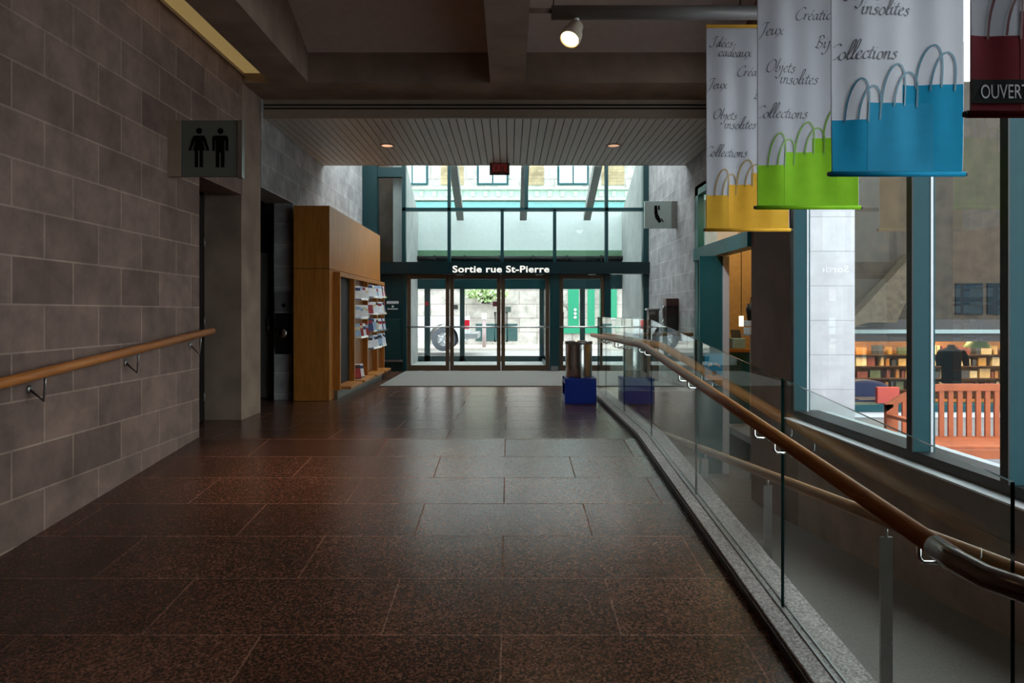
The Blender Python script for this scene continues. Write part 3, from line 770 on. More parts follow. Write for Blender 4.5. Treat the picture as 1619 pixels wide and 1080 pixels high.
# shop room
cream = plain('warm_shop_wall', (196,160,104), .8)
b = MB(); b.box(XR, 4.3, 11.3, 11.4, -1.04, 3.3); b.box(4.2, 4.3, 8.6, 11.3, -1.04, 3.3); b.box(XR, 4.3, 8.6, 11.4, 3.3, 3.4); b.box(3.16, 4.2, 8.62, 8.7, -1.04, 3.3)
struct(b.build('wall_shop', cream), 'warm lit walls inside the shop entrance', 'wall')
ct = empty('shop_counter', (3.7, 10.9, -1.04), 'wooden counter inside the shop entrance on the right', 'counter')
MB().box(3.42, 4.15, 10.75, 11.19, PZ(552,10.8)-.05, PZ(552,10.8)).build('worktop', M['oak'], ct, bevel=.004)
MB().box(3.44, 4.13, 10.8, 11.18, -1.04, PZ(552,10.8)-.05).build('front', M['teal_shop'], ct)
zc = PZ(552,10.8)
o = empty('boxed_register', (PX(1166,10.9), 10.85, zc), 'pale blue till standing on the counter inside the shop entrance', 'till')
MB().box(PX(1157,10.85), PX(1178,10.85), 10.82, 11.1, zc, zc+.17).build('body', plain('pale_blue_plastic', (150,190,200), .4), o, bevel=.01)
k = MB(); k.prism([(10.9, zc+.17), (10.94, zc+.17), (11.0, zc+.3), (10.96, zc+.3)], 'x', PX(1158,10.9), PX(1172,10.9)); k.build('screen', M['black'], o)
lp = empty('pendant_lamp', (PX(1172,10.6), 10.6, 2.0), 'white cylinder pendant lamp hanging inside the shop entrance', 'lamp')
k = MB(); k.ring_sweep([(PX(1172,10.6),10.6,3.3),(PX(1172,10.6),10.6,PZ(503,10.6))], .006, 6); k.build('cord', M['black'], lp)
MB().lathe([(0,.16),(.035,.16),(.035,0),(0,0)], (PX(1172,10.6),10.6,PZ(516,10.6)), seg=16).build('lamp_shade', emit('lit_pendant_shade', (255,236,196), 2.0), lp)
dk = empty('hanging_garment', (PX(1189,9.7), 9.72, 1.0), 'black garment hanging beside white boxes inside the shop entrance', 'garment')
k = MB(); k.ring_sweep([(PX(1188,9.7),9.72,PZ(480,9.7)),(PX(1188,9.7),9.72,PZ(490,9.7)),(PX(1189,9.7),9.72,PZ(507,9.7))], [.05,.07,.055], 10); k.ring_sweep([(PX(1187,9.7),9.72,PZ(481,9.7)),(PX(1188,9.7),9.72,PZ(470,9.7))], .006, 6); k.build('cloth', M['black'], dk)
for i, (y0, y1, lb) in enumerate(((507,516,'upper'),(518,529,'lower'))):
    tag(MB().box(PX(1183,9.7), PX(1199,9.7), 9.66, 9.9, PZ(y1,9.7), PZ(y0,9.7)).build('display_box', plain('grey_white_box', (190,196,196), .5), org=(PX(1190,9.7),9.78,PZ(y1,9.7)), bevel=.006), f'{lb} white display box under the black garment in the shop entrance', 'box', 'white display boxes')
sh_ = MB(); sh_.box(PX(1182,9.7), PX(1202,9.7), 9.62, 9.95, PZ(531,9.7), PZ(529,9.7)); sh_.box(PX(1184,9.7),PX(1186,9.7),9.64,9.66,-1.04,PZ(531,9.7)); sh_.box(PX(1199,9.7),PX(1201,9.7),9.9,9.92,-1.04,PZ(531,9.7))
tag(sh_.build('display_stand', M['steel_dull'], org=(PX(1192,9.7),9.78,-1.04)), 'slim steel stand carrying white boxes in the shop entrance', 'stand')
# dark column between shop entrance and windows
struct(MB().box(XR-.05, XR+.03, 7.2, 8.6, -1.3, 5.0).build('wall_right_pier', M['concrete_dark']), 'dark brown concrete pier between shop entrance and windows', 'pier')

# ------------------------------------------------------------------ window wall on the right
WX = 3.12
cw = MB(); cw.box(3.05, 3.4, BACK, 7.2, -1.3, .0)
struct(cw.build('wall_right_low', M['concrete']), 'low concrete wall beside the carpeted ramp', 'wall')
sl = empty('trim_6', (3.0, 4.5, .1)); struct(sl, 'grey window bench casing with painted edge highlight under the right windows', 'sill')
MB().box(2.9, 3.3, BACK, 7.2, -.03, .19).build('casing', plain('taupe_painted_casing', (104,95,88), .5), sl, bevel=.008)
MB().box(2.89, 3.3, BACK, 7.2, .19, .205).build('edge_highlight', M['white_metal'], sl, bevel=.003)  # white strip paints the highlight along the ledge edge
MB().box(3.0, 3.26, BACK, 7.2, .205, .28).build('black_sill', M['black'], sl)
k = MB(); k.box(3.26, 3.38, BACK, 7.2, .1, .265); k.build('outer_sill', plain('pale_outer_sill', (176,186,188), .5), sl)
wn = empty('window_4', (WX, 4.5, .28)); struct(wn, 'large teal framed windows on the right looking onto the courtyard', 'window')
for y in (7.12, 5.03, 4.06):
    k = MB()
    k.box(2.975, 3.14, y-.0, y+.06, .28, 4.12, 0)
    k.build('mullion', M['teal_bright'], wn, bevel=.003)
    k = MB(); k.box(2.965, 2.975, y-.004, y+.064, .28, 4.12); k.build('black_gasket', M['black'], wn)
    k = MB(); k.box(3.105, 3.122, y-.004, y-.0005, .28, 4.12); k.build('white_strip', M['white_metal'], wn)  # narrow white strip on each mullion at the glass line
MB().box(WX-.004, WX+.004, 2.0, 7.15, .28, 4.12).build('pane', M['glass'], wn)

jb = MB(); jb.box(2.975, 3.14, 2.0, 2.06, .28, 4.12)
struct(jb.build('trim_9', M['teal_bright']), 'wide teal window jamb at the right edge', 'jamb')
struct(MB().box(3.0, 3.4, BACK, 2.0, .28, 4.2).build('wall_light_stop', M['block_right']), 'unseen block wall added to cut light past the window jamb', 'wall')  # unseen wall added to cut window light near the camera
# ------------------------------------------------------------------ outside: courtyard
GZ = -.45
asph = plain('grey_paving', (118,118,122), .9, var=.12)
struct(MB().box(3.4, 22, -8, 11.6, GZ-.1, GZ).build('ground_courtyard', asph), 'grey paving of the courtyard outside', 'ground')
b = MB(); b.box(3.16, PX(1345,8.6), 8.5, 8.6, GZ, 6.5); b.box(PX(1345,8.6)-.1, PX(1345,8.6), 8.6, 11.5, GZ, 6.5)
struct(b.build('wall_courtyard', M['block_white']), 'bright pale stone wall seen through the first window', 'wall')
FY = 11.5
fc = empty('storefront_building', (8, FY, GZ), 'shop front across the courtyard with warm lit display window', 'shop front')
fcol = plain('brown_brick_front', (54,46,36), .85, var=.35, scale=5)
fx0, fx1 = 4.2, 15.0
k = MB(); k.box(fx0, fx1, FY, FY+.3, PZ(515,FY), 5.2); k.build('upper_wall', fcol, fc)
k = MB(); k.box(fx0, fx1, FY-.05, FY+.3, GZ, PZ(651,FY)); k.build('white_base', M['white_metal'], fc)
k = MB(); k.box(fx0, fx1, FY-.08, FY+.3, PZ(650,FY), PZ(639,FY)); k.build('teal_sill', M['teal_bright'], fc)
k = MB(); k.box(fx0, fx1, FY-.12, FY-.02, PZ(527,FY), PZ(521,FY)); k.build('pale_rail', plain('pale_mint_rail', (130,150,148), .4), fc)
k = MB(); k.box(fx0, fx1, FY-.02, FY+.28, PZ(540,FY), PZ(505,FY)); k.build('dark_fascia', plain('dark_brown_fascia', (42,38,36), .5), fc)
k = MB(); k.box(fx0, fx1, FY+.05, FY+.06, PZ(639,FY), PZ(540,FY)); k.build('pane', glass('shop_pane', (.97,.98,.97), .4), fc)
upg = plain('dark_upper_glass', (16,30,36), .6, spec=.1)
for a, c in ((1510,1553),(1560,1600)): MB().box(PX(a,FY), PX(c,FY), FY-.02, FY+.05, PZ(497,FY), PZ(448,FY)).build('upper_window', upg, fc)
k = MB(); k.prism([(PX(1338,FY-.3),PZ(520,FY-.3)),(PX(1352,FY-.3),PZ(500,FY-.3)),(PX(1446,FY-.3),PZ(400,FY-.3)),(PX(1446,FY-.3),PZ(445,FY-.3)),(PX(1418,FY-.3),PZ(510,FY-.3)),(PX(1375,FY-.3),PZ(510,FY-.3))], 'y', FY-.3, FY-.02); k.build('stair_flank', plain('tan_concrete_stair', (78,68,52), .8, var=.3), fc)
# interior of that shop
warm = plain('amber_slatwall', (120,78,36), .8, var=.2)
b = MB(); b.box(fx0, fx1, FY+1.9, FY+2.0, GZ, 1.3); b.box(fx0, fx0+.05, FY+.3, FY+1.9, GZ, 1.3); b.box(fx1-.05, fx1, FY+.3, FY+1.9, GZ, 1.3); b.box(fx0, fx1, FY+.3, FY+2, 1.25, 1.3); b.box(fx0, fx1, FY+.3, FY+2, GZ, GZ+.1)
b.build('shop_interior', warm, fc)
SYB = FY+1.9
shm = plain('dark_shelf', (70,44,22), .6)
for pz in (560, 578, 597, 615):
    k = MB(); z = PZ(pz, SYB-.2); k.box(5.6, 11, SYB-.3, SYB, z-.02, z); k.build('shelf', shm, fc)
bk_cols = [((188,160,110),'cream'),((160,108,44),'amber'),((112,52,34),'brick red'),((78,92,62),'sage green'),((196,180,146),'ivory'),((50,52,58),'slate grey'),((176,134,60),'ochre')]
bkm = [plain('book_cover_'+n_.replace(' ','_'), c_, .5, var=.2, scale=9) for c_, n_ in bk_cols]
for pz in (560, 578, 597, 615):
    z = PZ(pz, SYB-.2); x = 5.9
    shelf_n = {560:'top',578:'second',597:'third',615:'lowest'}[pz]
    while x < 10.2:
        w_ = random.choice([.05,.06,.08,.14,.2]); h_ = random.uniform(.11,.18); ci = random.randrange(7)
        o = MB().box(x, x+w_, SYB-.26, SYB-.2 if w_ > .15 else SYB-.1, z, z+h_).build('book', bkm[ci], org=(x+w_/2,SYB-.2,z))
        tag(o, f'{bk_cols[ci][1]} book on the {shelf_n} shelf of the lit shop across the courtyard', 'book', f'{bk_cols[ci][1]} books on the {shelf_n} shelf across the courtyard')
        x += w_ + random.choice([.02,.05,.12])
mY = FY+.75
mq = empty('mannequin', (PX(1504,mY), mY, GZ+.1), 'headless display mannequin in a dark jacket inside the lit shop window', 'mannequin')
k = MB()
xs = PX(1504,mY)
for z, hw in ((PZ(545,mY),.06),): pass
secs = [(PZ(606,mY),.17,.1),(PZ(590,mY),.17,.11),(PZ(575,mY),.165,.11),(PZ(560,mY),.2,.11),(PZ(554,mY),.19,.1),(PZ(550,mY),.08,.07),(PZ(545,mY),.055,.05)]
vs = []; fs = []
for z, a_, c_ in secs:
    vs += [(xs+a_*math.cos(t), mY+c_*math.sin(t), z) for t in [2*math.pi*i/14 for i in range(14)]]
for i in range(len(secs)-1):
    for j in range(14): fs.append((i*14+j, i*14+(j+1)%14, (i+1)*14+(j+1)%14, (i+1)*14+j))
fs.append(tuple(range((len(secs)-1)*14, len(secs)*14)))
k.add(vs, fs, 0, True)
for s in (-1, 1): k.ring_sweep([(xs+s*.17,mY,PZ(555,mY)),(xs+s*.24,mY-.02,PZ(566,mY)),(xs+s*.24,mY-.05,PZ(578,mY))], [.06,.06,.05], 10)
k.build('jacket', plain('black_jacket', (7,7,9), .9, spec=.05), mq)
k = MB(); k.ring_sweep([(xs,mY,GZ+.1),(xs,mY,PZ(604,mY))], .02, 8); k.lathe([(0,0),(.16,0),(.15,.02),(0,.03)], (xs,mY,GZ+.1), seg=16); k.build('stand', M['steel_dull'], mq)
gY = FY+.6
gl = empty('green_lampshade', (PX(1545,gY), gY, PZ(549,gY)), 'green lampshade hanging in the lit shop window across the courtyard', 'lamp')
MB().lathe([(.22,0),(.12,.14),(.05,.16)], (PX(1545,gY), gY, PZ(549,gY)), seg=20).build('lamp_shade', plain('leaf_green_shade', (70,120,40), .5), gl)
k = MB(); k.ring_sweep([(PX(1545,gY),gY,PZ(549,gY)+.15),(PX(1545,gY),gY,1.25)], .008, 6); k.build('cord', M['black'], gl)
aY = FY+.6
ac = empty('blue_armchair', (PX(1378,aY), aY, GZ+.1), 'rounded dark blue armchair behind the shop window sill', 'armchair')
k = MB()
prof = []
for i in range(13):
    t = math.pi*i/12
    prof.append((PX(1378,aY)-.55*math.cos(t), PZ(640,aY)+.42*math.sin(t)**.6))
k.prism(prof, 'y', aY+.2, aY+.45); k.build('backrest', plain('navy_upholstery', (30,42,84), .7), ac, bevel=.05)
MB().box(PX(1378,aY)-.45, PX(1378,aY)+.45, aY-.3, aY+.22, GZ+.25, PZ(633,aY)).build('seat', plain('navy_seat', (28,38,76), .7), ac, bevel=.05)
for sx in (-.4,.4):
    for sy in (-.25,.15): MB().box(PX(1378,aY)+sx-.03, PX(1378,aY)+sx+.03, aY+sy-.03, aY+sy+.03, GZ+.1, GZ+.26).build('leg', M['black'], ac)
rY = FY+.25-.0
rc = empty('red_box', (PX(1403,FY+.35), FY+.35, GZ+.1), 'square salmon red box in front of the blue armchair in shop window', 'box')
k = MB(); k.box(PX(1386,FY+.15), PX(1421,FY+.15), FY+.12, FY+.2, GZ+.1, PZ(612,FY+.15)); k.build('body', plain('salmon_red', (196,72,60), .6), rc, bevel=.01)
# bench
bY = 7.0
bw = plain('orange_stained_timber', (172,88,44), .55, var=.15, scale=6)
bc = empty('garden_bench', (4.9, bY, GZ), 'orange stained slatted garden bench with arched back outside the window', 'bench')
bx0_, bx1_ = PX(1400, bY), PX(1400, bY)+1.9
bm_ = (bx0_+bx1_)/2
def arch(x):
    t = abs(x-bm_)/(.95)
    return PZ(640,bY) + (PZ(607,bY)-PZ(640,bY))*(1-max(0,(t-.35)/.65)**2.2)
zs = PZ(690, bY)
k = MB(); n = 24; pts = [bx0_+i*1.9/n for i in range(n+1)]
for i in range(n):
    a, c = pts[i], pts[i+1]
    k.hexa([(a,bY-.02,arch(a)-.07),(c,bY-.02,arch(c)-.07),(c,bY+.02,arch(c)-.07),(a,bY+.02,arch(a)-.07)], [(a,bY-.02,arch(a)),(c,bY-.02,arch(c)),(c,bY+.02,arch(c)),(a,bY+.02,arch(a))])
k.build('top_rail', bw, bc)
for i in range(19):
    x = bx0_+.1+i*1.7/18
    MB().box(x-.025, x+.025, bY-.01, bY+.012, zs-.02, arch(x)-.05).build('back_slat', bw, bc)
MB().box(bx0_, bx1_, bY-.015, bY+.02, zs-.06, zs).build('lower_rail', bw, bc)
for i in range(5): 
    y = bY-.05-i*.095
    MB().box(bx0_+.04, bx1_-.04, y-.085, y, zs-.03, zs).build('seat_slat', bw, bc, bevel=.004)
MB().box(bx0_+.04, bx1_-.04, bY-.55, bY-.52, zs-.115, zs-.03).build('apron', bw, bc)
for x in (bx0_+.035, bx1_-.035):
    MB().box(x-.035, x+.035, bY-.02, bY+.03, GZ, arch(x)-.02).build('leg', bw, bc)
    MB().box(x-.035, x+.035, bY-.56, bY-.5, GZ, zs+.23).build('leg', bw, bc)
    MB().box(x-.04, x+.04, bY-.6, bY-.02, zs+.2, zs+.235).build('armrest', bw, bc, bevel=.006)
# ------------------------------------------------------------------ outside: vestibule
VY = 18.1
b = MB()
xl = -2.42
b.prism([(YD+.2,0),(VY,0),(VY,3.96),(YD+.2,5.1)], 'x', xl-.2, xl)
struct(b.build('wall_vestibule_left', M['concrete_pale']), 'pale concrete left wall of the vestibule', 'wall')
b = MB(); b.prism([(YD+.2,0),(VY,0),(VY,3.96),(YD+.2,5.1)], 'x', 2.99, 3.2)
struct(b.build('wall_vestibule_right', M['concrete_pale']), 'pale concrete right wall of the vestibule', 'wall')
mint = plain('pale_mint_wall', (238,246,244), .7, var=.03)
b = MB(); b.box(xl, 2.99, VY, VY+.2, PZ(397,VY), PZ(335,VY))
struct(b.build('wall_vestibule_front', mint), 'pale mint wall above the outer doors', 'wall')
b = MB(); b.box(xl, 2.99, VY-.03, VY+.2, PZ(405,VY), PZ(396,VY)); struct(b.build('trim_7', plain('sage_green_strip', (112,150,118), .6)), 'sage green strip below the mint wall', 'trim')
b = MB(); b.box(xl, 2.99, VY-.05, VY+.2, PZ(457,VY), PZ(405,VY)); struct(b.build('trim_8', M['teal']), 'dark header over the outer doors', 'header')
b = MB(); b.box(XL, xl-.2, 16.9, 17.1, 0, 6.0)
struct(b.build('wall_vestibule_return', M['block_x']), 'block return wall behind the narrow left glazing', 'wall')
b = MB(); b.prism([(YD+.3, 6.0), (16.8, 2.0), (16.8, 2.6), (YD+.9, 6.0)], 'x', XL+.02, xl-.22)
struct(b.build('ceiling_slope', M['concrete']), 'sloping concrete soffit behind the narrow left glazing', 'ceiling')
struct(MB().box(XL-.3, xl-.0, YD+.2, 17.1, 6.0, 6.1).build('ceiling_light_stop', M['concrete']), 'unseen slab added to darken the space behind narrow left glazing', 'ceiling')  # unseen roof added so the space below stays dark
vp = empty('overhead_pipe', (0, VY-.115, PZ(408,VY)), 'dark overhead pipe with clamps above the outer doors', 'pipe')
k = MB(); zq = PZ(409,VY); k.ring_sweep([(xl,VY-.115,zq),(2.99,VY-.115,zq)], .06, 12); k.build('tube', M['dark'], vp)
for x in (-2.0,-1.2,-.3,.6,1.5,2.4):
    k = MB(); k.lathe([(.06,0),(.08,0),(.08,.06),(.06,.06)], (x,VY-.115,zq), (1,0,0), 14); k.build('clamp', M['dark'], vp)
for X in (-1.28, .37, 2.04):
    b = MB(); b.prism([(YD+.15,4.62+.12),(VY-.2,3.72),(VY-.2,3.9),(YD+.15,5.0)], 'x', X-.09, X+.09)
    struct(b.build('ceiling_rafter', plain('grey_rafter', (150,150,146), .8, var=.1)), 'sloping concrete rafter under the vestibule skylight', 'rafter')
b = MB(); b.hexa([(xl,YD+.15,5.02),(2.99,YD+.15,5.02),(2.99,VY+.1,3.97),(xl,VY+.1,3.97)], [(xl,YD+.15,5.04),(2.99,YD+.15,5.04),(2.99,VY+.1,3.99),(xl,VY+.1,3.99)])
struct(b.build('window_skylight', M['glass_green']), 'sloping skylight glass over the vestibule', 'window')
# outer doors
od = empty('door_8', (0, VY, 0)); struct(od, 'outer glazed doors of the vestibule', 'door')
k = MB()
for a, c in ((671,680),(727,734.5),(853,860),(917,925),(962,966)): k.box(PX(a,VY), PX(c,VY), VY, VY+.06, 0, PZ(455,VY))
k.box(xl, 2.99, VY, VY+.06, 0.0, PZ(563,VY))
k.build('frame', plain('grey_teal_frame', (46,66,66), .4), od)
MB().box(xl, 2.99, VY+.02, VY+.03, PZ(563,VY), PZ(455,VY)).build('pane', M['glass'], od)
for px in (784, 800, 890):
    k = MB(); x = PX(px,VY); k.ring_sweep([(x,VY-.0,PZ(494,VY)),(x,VY-.07,PZ(494,VY)),(x,VY-.07,PZ(516,VY)),(x,VY-.0,PZ(516,VY))], .014, 8); k.build('pull_handle', M['black'], od)
struct(MB().box(xl, 2.99, YD+.2, VY, -.01, .008).build('floor_vestibule', M['concrete_pale']), 'pale vestibule floor', 'floor')
pv = empty('window_5', (.9, 16.6, 0)); struct(pv, 'glass partition with teal frame dividing the vestibule', 'window')
MB().box(.885, .895, YD+.2, VY-.1, .1, 2.2).build('pane', M['glass'], pv)
k = MB(); k.box(.86,.92,YD+.2,VY-.1,0,.1); k.box(.86,.92,YD+.2,VY-.1,2.15,2.3); k.build('frame', M['teal'], pv)
def decal(name, px0, px1, py0, py1, Y, rgb, label, cat='sticker', extra=None):
    o = MB().box(PX(px0,Y), PX(px1,Y), Y-.006, Y-.001, PZ(py1,Y), PZ(py0,Y)).build(name, plain(name+'_print', rgb, .5), org=(PX((px0+px1)/2,Y),Y,PZ(py1,Y)))
    tag(o, label, cat); return o
decal('window_sticker', 779, 791, 477, 484.5, VY, (96,30,40), 'small dark red sticker on the outer door near the handles')
decal('window_sticker', 672, 677, 477, 483, VY, (170,30,40), 'tiny red sticker on the left outer door post')
wh = MB(); c_ = (PX(892,VY), PZ(487,VY)); k = MB()
k.ring_sweep([(c_[0]+.07*math.cos(t), VY-.006, c_[1]+.07*math.sin(t)) for t in [2*math.pi*i/16 for i in range(13)]], .009, 6)
k.ring_sweep([(c_[0]-.02,VY-.006,c_[1]+.18),(c_[0]-.01,VY-.006,c_[1]+.03),(c_[0]+.06,VY-.006,c_[1]+.03),(c_[0]+.09,VY-.006,c_[1]-.06)], .009, 6)
tag(k.build('wheelchair_symbol', M['steel_dull'], org=(c_[0],VY,c_[1]-.1)), 'outlined wheelchair symbol on the narrow outer door', 'sticker')

# ------------------------------------------------------------------ outside: street
struct(MB().box(-30, 30, 18.4, 60, -.14, -.06).build('ground_street', plain('pale_street', (168,166,164), .9, var=.08)), 'street outside the doors', 'street')
struct(MB().box(-30, 30, 24.3, 27.2, -.06, .04).build('ground_sidewalk', plain('pale_sidewalk', (196,188,180), .9, var=.08)), 'far sidewalk', 'sidewalk')
SYF = 27.0
stone = blocks('pale_street_stone', (182,175,168), (198,192,185), (158,150,143), 'x', w=1.4, h=.55, ms=.02)
bd = empty('stone_building', (0, SYF, 0), 'pale stone building across the street with teal windows and cornice', 'building')
MB().box(-18, 18, SYF, SYF+1, 0, 12).build('facade', stone, bd)
k = MB()
for i in range(-3, 4):
    cx_ = PX(779,SYF)+i*127*SYF/F
    z0_, z1_ = PZ(293,SYF), PZ(293,SYF)+1.7
    f_ = MB(); f_.box(cx_-.62, cx_+.62, SYF-.05, SYF+.05, z0_, z1_); fo = f_.build('window', M['teal_bright'], bd)
    f_ = MB(); f_.box(cx_-.54, cx_-.03, SYF-.07, SYF-.04, z0_+.08, z1_-.08); f_.box(cx_+.03, cx_+.54, SYF-.07, SYF-.04, z0_+.08, z1_-.08); f_.build('panes', plain('pale_sky_pane', (206,220,224), .1), fo)
brk = blocks('buff_brick', (160,138,104), (174,152,118), (156,138,110), 'x', w=.35, h=.12, ms=.02)
for i in range(-3, 3):
    cx_ = PX(842,SYF)+i*127*SYF/F
    MB().box(cx_-.45, cx_+.45, SYF-.03, SYF, PZ(293,SYF), PZ(293,SYF)+2).build('brick_pier', brk, bd)
k = MB(); k.box(-12, 12, SYF-.45, SYF, PZ(319,SYF), PZ(315,SYF)); k.box(-12, 12, SYF-.35, SYF, PZ(315,SYF), PZ(303,SYF)); k.box(-12, 12, SYF-.5, SYF, PZ(303,SYF), PZ(300,SYF))
for i in range(48): k.box(-12+i*.5, -12+i*.5+.16, SYF-.42, SYF-.3, PZ(314,SYF), PZ(305,SYF))
k.build('cornice', plain('pale_green_cornice', (176,196,180), .7), bd)
k = MB(); k.box(-12, 12, SYF-.3, SYF, PZ(331,SYF), PZ(321,SYF)); k.build('teal_band', plain('soft_teal_band', (110,168,168), .6), bd)
emer = plain('emerald_paint', (28,140,104), .5)
MB().box(PX(884,SYF), PX(980,SYF), SYF-.1, SYF, PZ(527,SYF), PZ(516,SYF)).build('green_plinth', emer, bd)
for a, c in ((948,975),(929,940),(898,915)): gd = MB().box(PX(a,SYF), PX(c,SYF), SYF-.08, SYF+.05, PZ(516,SYF), PZ(440,SYF)).build('green_shutter', emer, bd)
k = MB()
for z in (490, 496, 502): k.lathe([(0,0),(.06,0),(.06,.03),(0,.03)], (PX(909,SYF), SYF-.08, PZ(z,SYF)), (0,-1,0), 10)
k.build('white_studs', M['white_metal'], gd)
k = MB(); k.box(PX(752,SYF), PX(786,SYF), SYF-.03, SYF+.02, PZ(539,SYF), PZ(512,SYF)); k.build('basement_window', plain('dark_basement_pane', (64,92,92), .2), bd)
k = MB(); k.box(PX(799,SYF), PX(818,SYF), SYF-.03, SYF+.02, PZ(539,SYF), PZ(512,SYF)); k.build('basement_window', plain('dark_basement_pane', (64,92,92), .2), bd)
decal('street_sign', 715, 724, 482, 489, SYF-.05, (20,20,22), 'small black wall sign above the pickup bed across the street', 'sign')
decal('wall_plaque', 799, 808, 485, 493, SYF-.05, (70,84,78), 'small grey wall plaque across the street right of the centre doors', 'plaque')
# foliage spilling from a hanging planter on the wall across the street
hp = empty('hanging_planter', (PX(768,SYF-.5), SYF-.5, PZ(486,SYF)), 'hanging planter with pale trailing foliage on the wall across the street', 'planter')
k = MB(); rnd = random.Random(3)
for i in range(620):
    u = rnd.gauss(0,1); v = rnd.gauss(0,1)
    px = 768+16*max(-2.1,min(2.1,u)); py = 463+6.5*max(-1.8,min(1.6,v))+abs(u)*-2+(3 if abs(u)<.8 else 0)
    Y = SYF-.5+rnd.uniform(-.4,.4)
    c = Vector((PX(px,Y), Y, PZ(py,Y))); a = Vector((rnd.uniform(-1,1),rnd.uniform(-1,1),rnd.uniform(-1,1))).normalized()*.085
    d = a.orthogonal().normalized()*.05
    k.add([c-a, c+d, c+a, c-d], [(0,1,2,3)], rnd.choice([0,0,1,2]))
k.build('foliage', [plain('pale_leaf', (186,206,150), .6), plain('mid_leaf', (134,168,96), .6), plain('blossom', (232,236,222), .6)], hp)
k = MB(); k.lathe([(0,0),(.16,0),(.26,.28),(.24,.28),(0,.24)], (PX(768,SYF-.5),SYF-.5,PZ(480,SYF-.5)), seg=18); k.ring_sweep([(PX(768,SYF-.5),SYF-.5,PZ(480,SYF-.5)+.25),(PX(768,SYF-.5),SYF-.5,PZ(440,SYF-.5)),(PX(768,SYF-.5),SYF,PZ(440,SYF-.5))], .02, 6)
k.build('basket', M['dark'], hp)
mY_ = 24.8
pm = empty('parking_post', (PX(765.5,mY_), mY_, .04), 'slim pale parking post on the far sidewalk right of the pickup', 'post')
k = MB(); k.ring_sweep([(PX(765.5,mY_),mY_,.04),(PX(765.5,mY_),mY_,PZ(506,mY_))], .07, 12); k.build('shaft', plain('pale_rose_post', (178,158,158), .6), pm)
k = MB(); k.box(PX(761.5,mY_), PX(769.5,mY_), mY_-.08, mY_+.08, PZ(506,mY_), PZ(495,mY_)); k.build('head', plain('pale_meter', (206,196,200), .5), pm, bevel=.03)
# pickup
tY = 21.4
wt = plain('white_car_paint', (226,228,230), .25, var=.02)
pk = empty('pickup_truck', (-3.2, tY+.9, -.06), 'white pickup truck parked outside, seen through the left door glass', 'pickup truck')
xr = PX(738,tY); zt2 = PZ(500,tY); z0 = PZ(540,tY)
wxc, wzc, wr = PX(701,tY), PZ(536.5,tY), .375
def side(y0, y1):
    k = MB(); prof = [(xr,zt2),(xr,PZ(522,tY))]
    prof += [(xr-.02,z0),(wxc+.47,z0)]
    prof += [(wxc+.47*math.cos(t), wzc+.47*math.sin(t)) for t in [math.pi*i/12 for i in range(13)] if wzc+.47*math.sin(t) > z0]
    prof += [(wxc-.47,z0),(-5.6,z0),(-7.2,z0+.03),(-7.3,z0+.45),(-6.9,1.02),(-5.5,1.1),(-4.9,1.72),(-3.6,1.76),(-3.35,zt2+.02),(-3.3,zt2)]
    k.prism(prof, 'y', y0, y1); return k
side(tY, tY+1.8).build('body', wt, pk, bevel=.02)
k = MB(); k.box(-3.25, xr-.08, tY+.08, tY+1.72, zt2-.0, zt2+.006); k.build('bed_cover', M['dark'], pk)
k = MB(); k.prism([(-5.35,1.14),(-4.85,1.64),(-3.7,1.68),(-3.5,1.14)], 'y', tY-.006, tY+1.806); k.build('cab_windows', plain('tinted_car_glass', (30,36,40), .05), pk)
k = MB(); k.box(PX(742,tY-.02)-.0, xr+.012, tY-.015, tY+.2, PZ(520,tY), PZ(506,tY)); k.box(PX(731,tY), xr+.012, tY-.012, tY+.2, PZ(520,tY), PZ(506,tY)); k.build('tail_light', plain('red_tail_lens', (190,28,48), .2), pk, bevel=.004)
k = MB(); k.box(xr-.15, PX(756,tY), tY-.02, tY+1.82, PZ(536,tY), PZ(526,tY)); k.build('bumper', plain('pale_chrome_bumper', (190,194,198), .25, metal=.6), pk, bevel=.03)
for X_ in (wxc, -6.1):
    for yy in (tY+.02, tY+1.56):
        k = MB(); k.lathe([(.22,0),(.34,0),(.375,.03),(.375,.19),(.34,.22),(.22,.22)], (X_,yy,wzc), (0,1,0), 28); wo = k.build('wheel', plain('hazed_tyre_rubber', (80,84,92), .7), pk)  # tyre grey lightened to carry the haze of the glass
        k = MB(); k.lathe([(0,.02),(.06,.0),(.08,.03),(.2,.05),(.225,.01),(.225,.2),(0,.2)], (X_,yy,wzc), (0,1,0), 20)
        for q in range(5):
            t = 2*math.pi*q/5; k.ring_sweep([(X_+.06*math.cos(t),yy+.012,wzc+.06*math.sin(t)),(X_+.21*math.cos(t),yy+.012,wzc+.21*math.sin(t))], .026, 6)
        k.build('rim', plain('alloy_rim', (186,188,192), .35, metal=.5), wo)

# ------------------------------------------------------------------ track lamp and pipe
TY = 6.5
tkp = empty('ceiling_track_pipe', (1.3, TY, PZ(20,TY)), 'thick grey tube hung under the ceiling carrying the spotlight', 'ceiling tube')
zp = PZ(20,TY)
k = MB(); k.ring_sweep([(PX(872,TY),TY,zp),(2.74,TY,zp)], .066, 20); k.build('tube', plain('grey_tube_paint', (120,116,114), .4, var=.03), tkp)
k = MB(); k.ring_sweep([(.19,TY,PZ(17,TY)),(PX(873,TY),TY,PZ(17,TY))], .024, 12); k.build('stub', M['fascia'], tkp)
for x in (PX(875,TY), 2.2):
    k = MB(); k.ring_sweep([(x,TY,zp+.05),(x,TY,4.857)], .006, 6); k.build('hanger_rod', M['dark'], tkp)
sp = empty('track_spotlight', (PX(911,TY), TY, zp-.066), 'white cylindrical spotlight glowing under the ceiling tube', 'spotlight')
tip = Vector((PX(911.5,TY), TY, PZ(40,TY)))
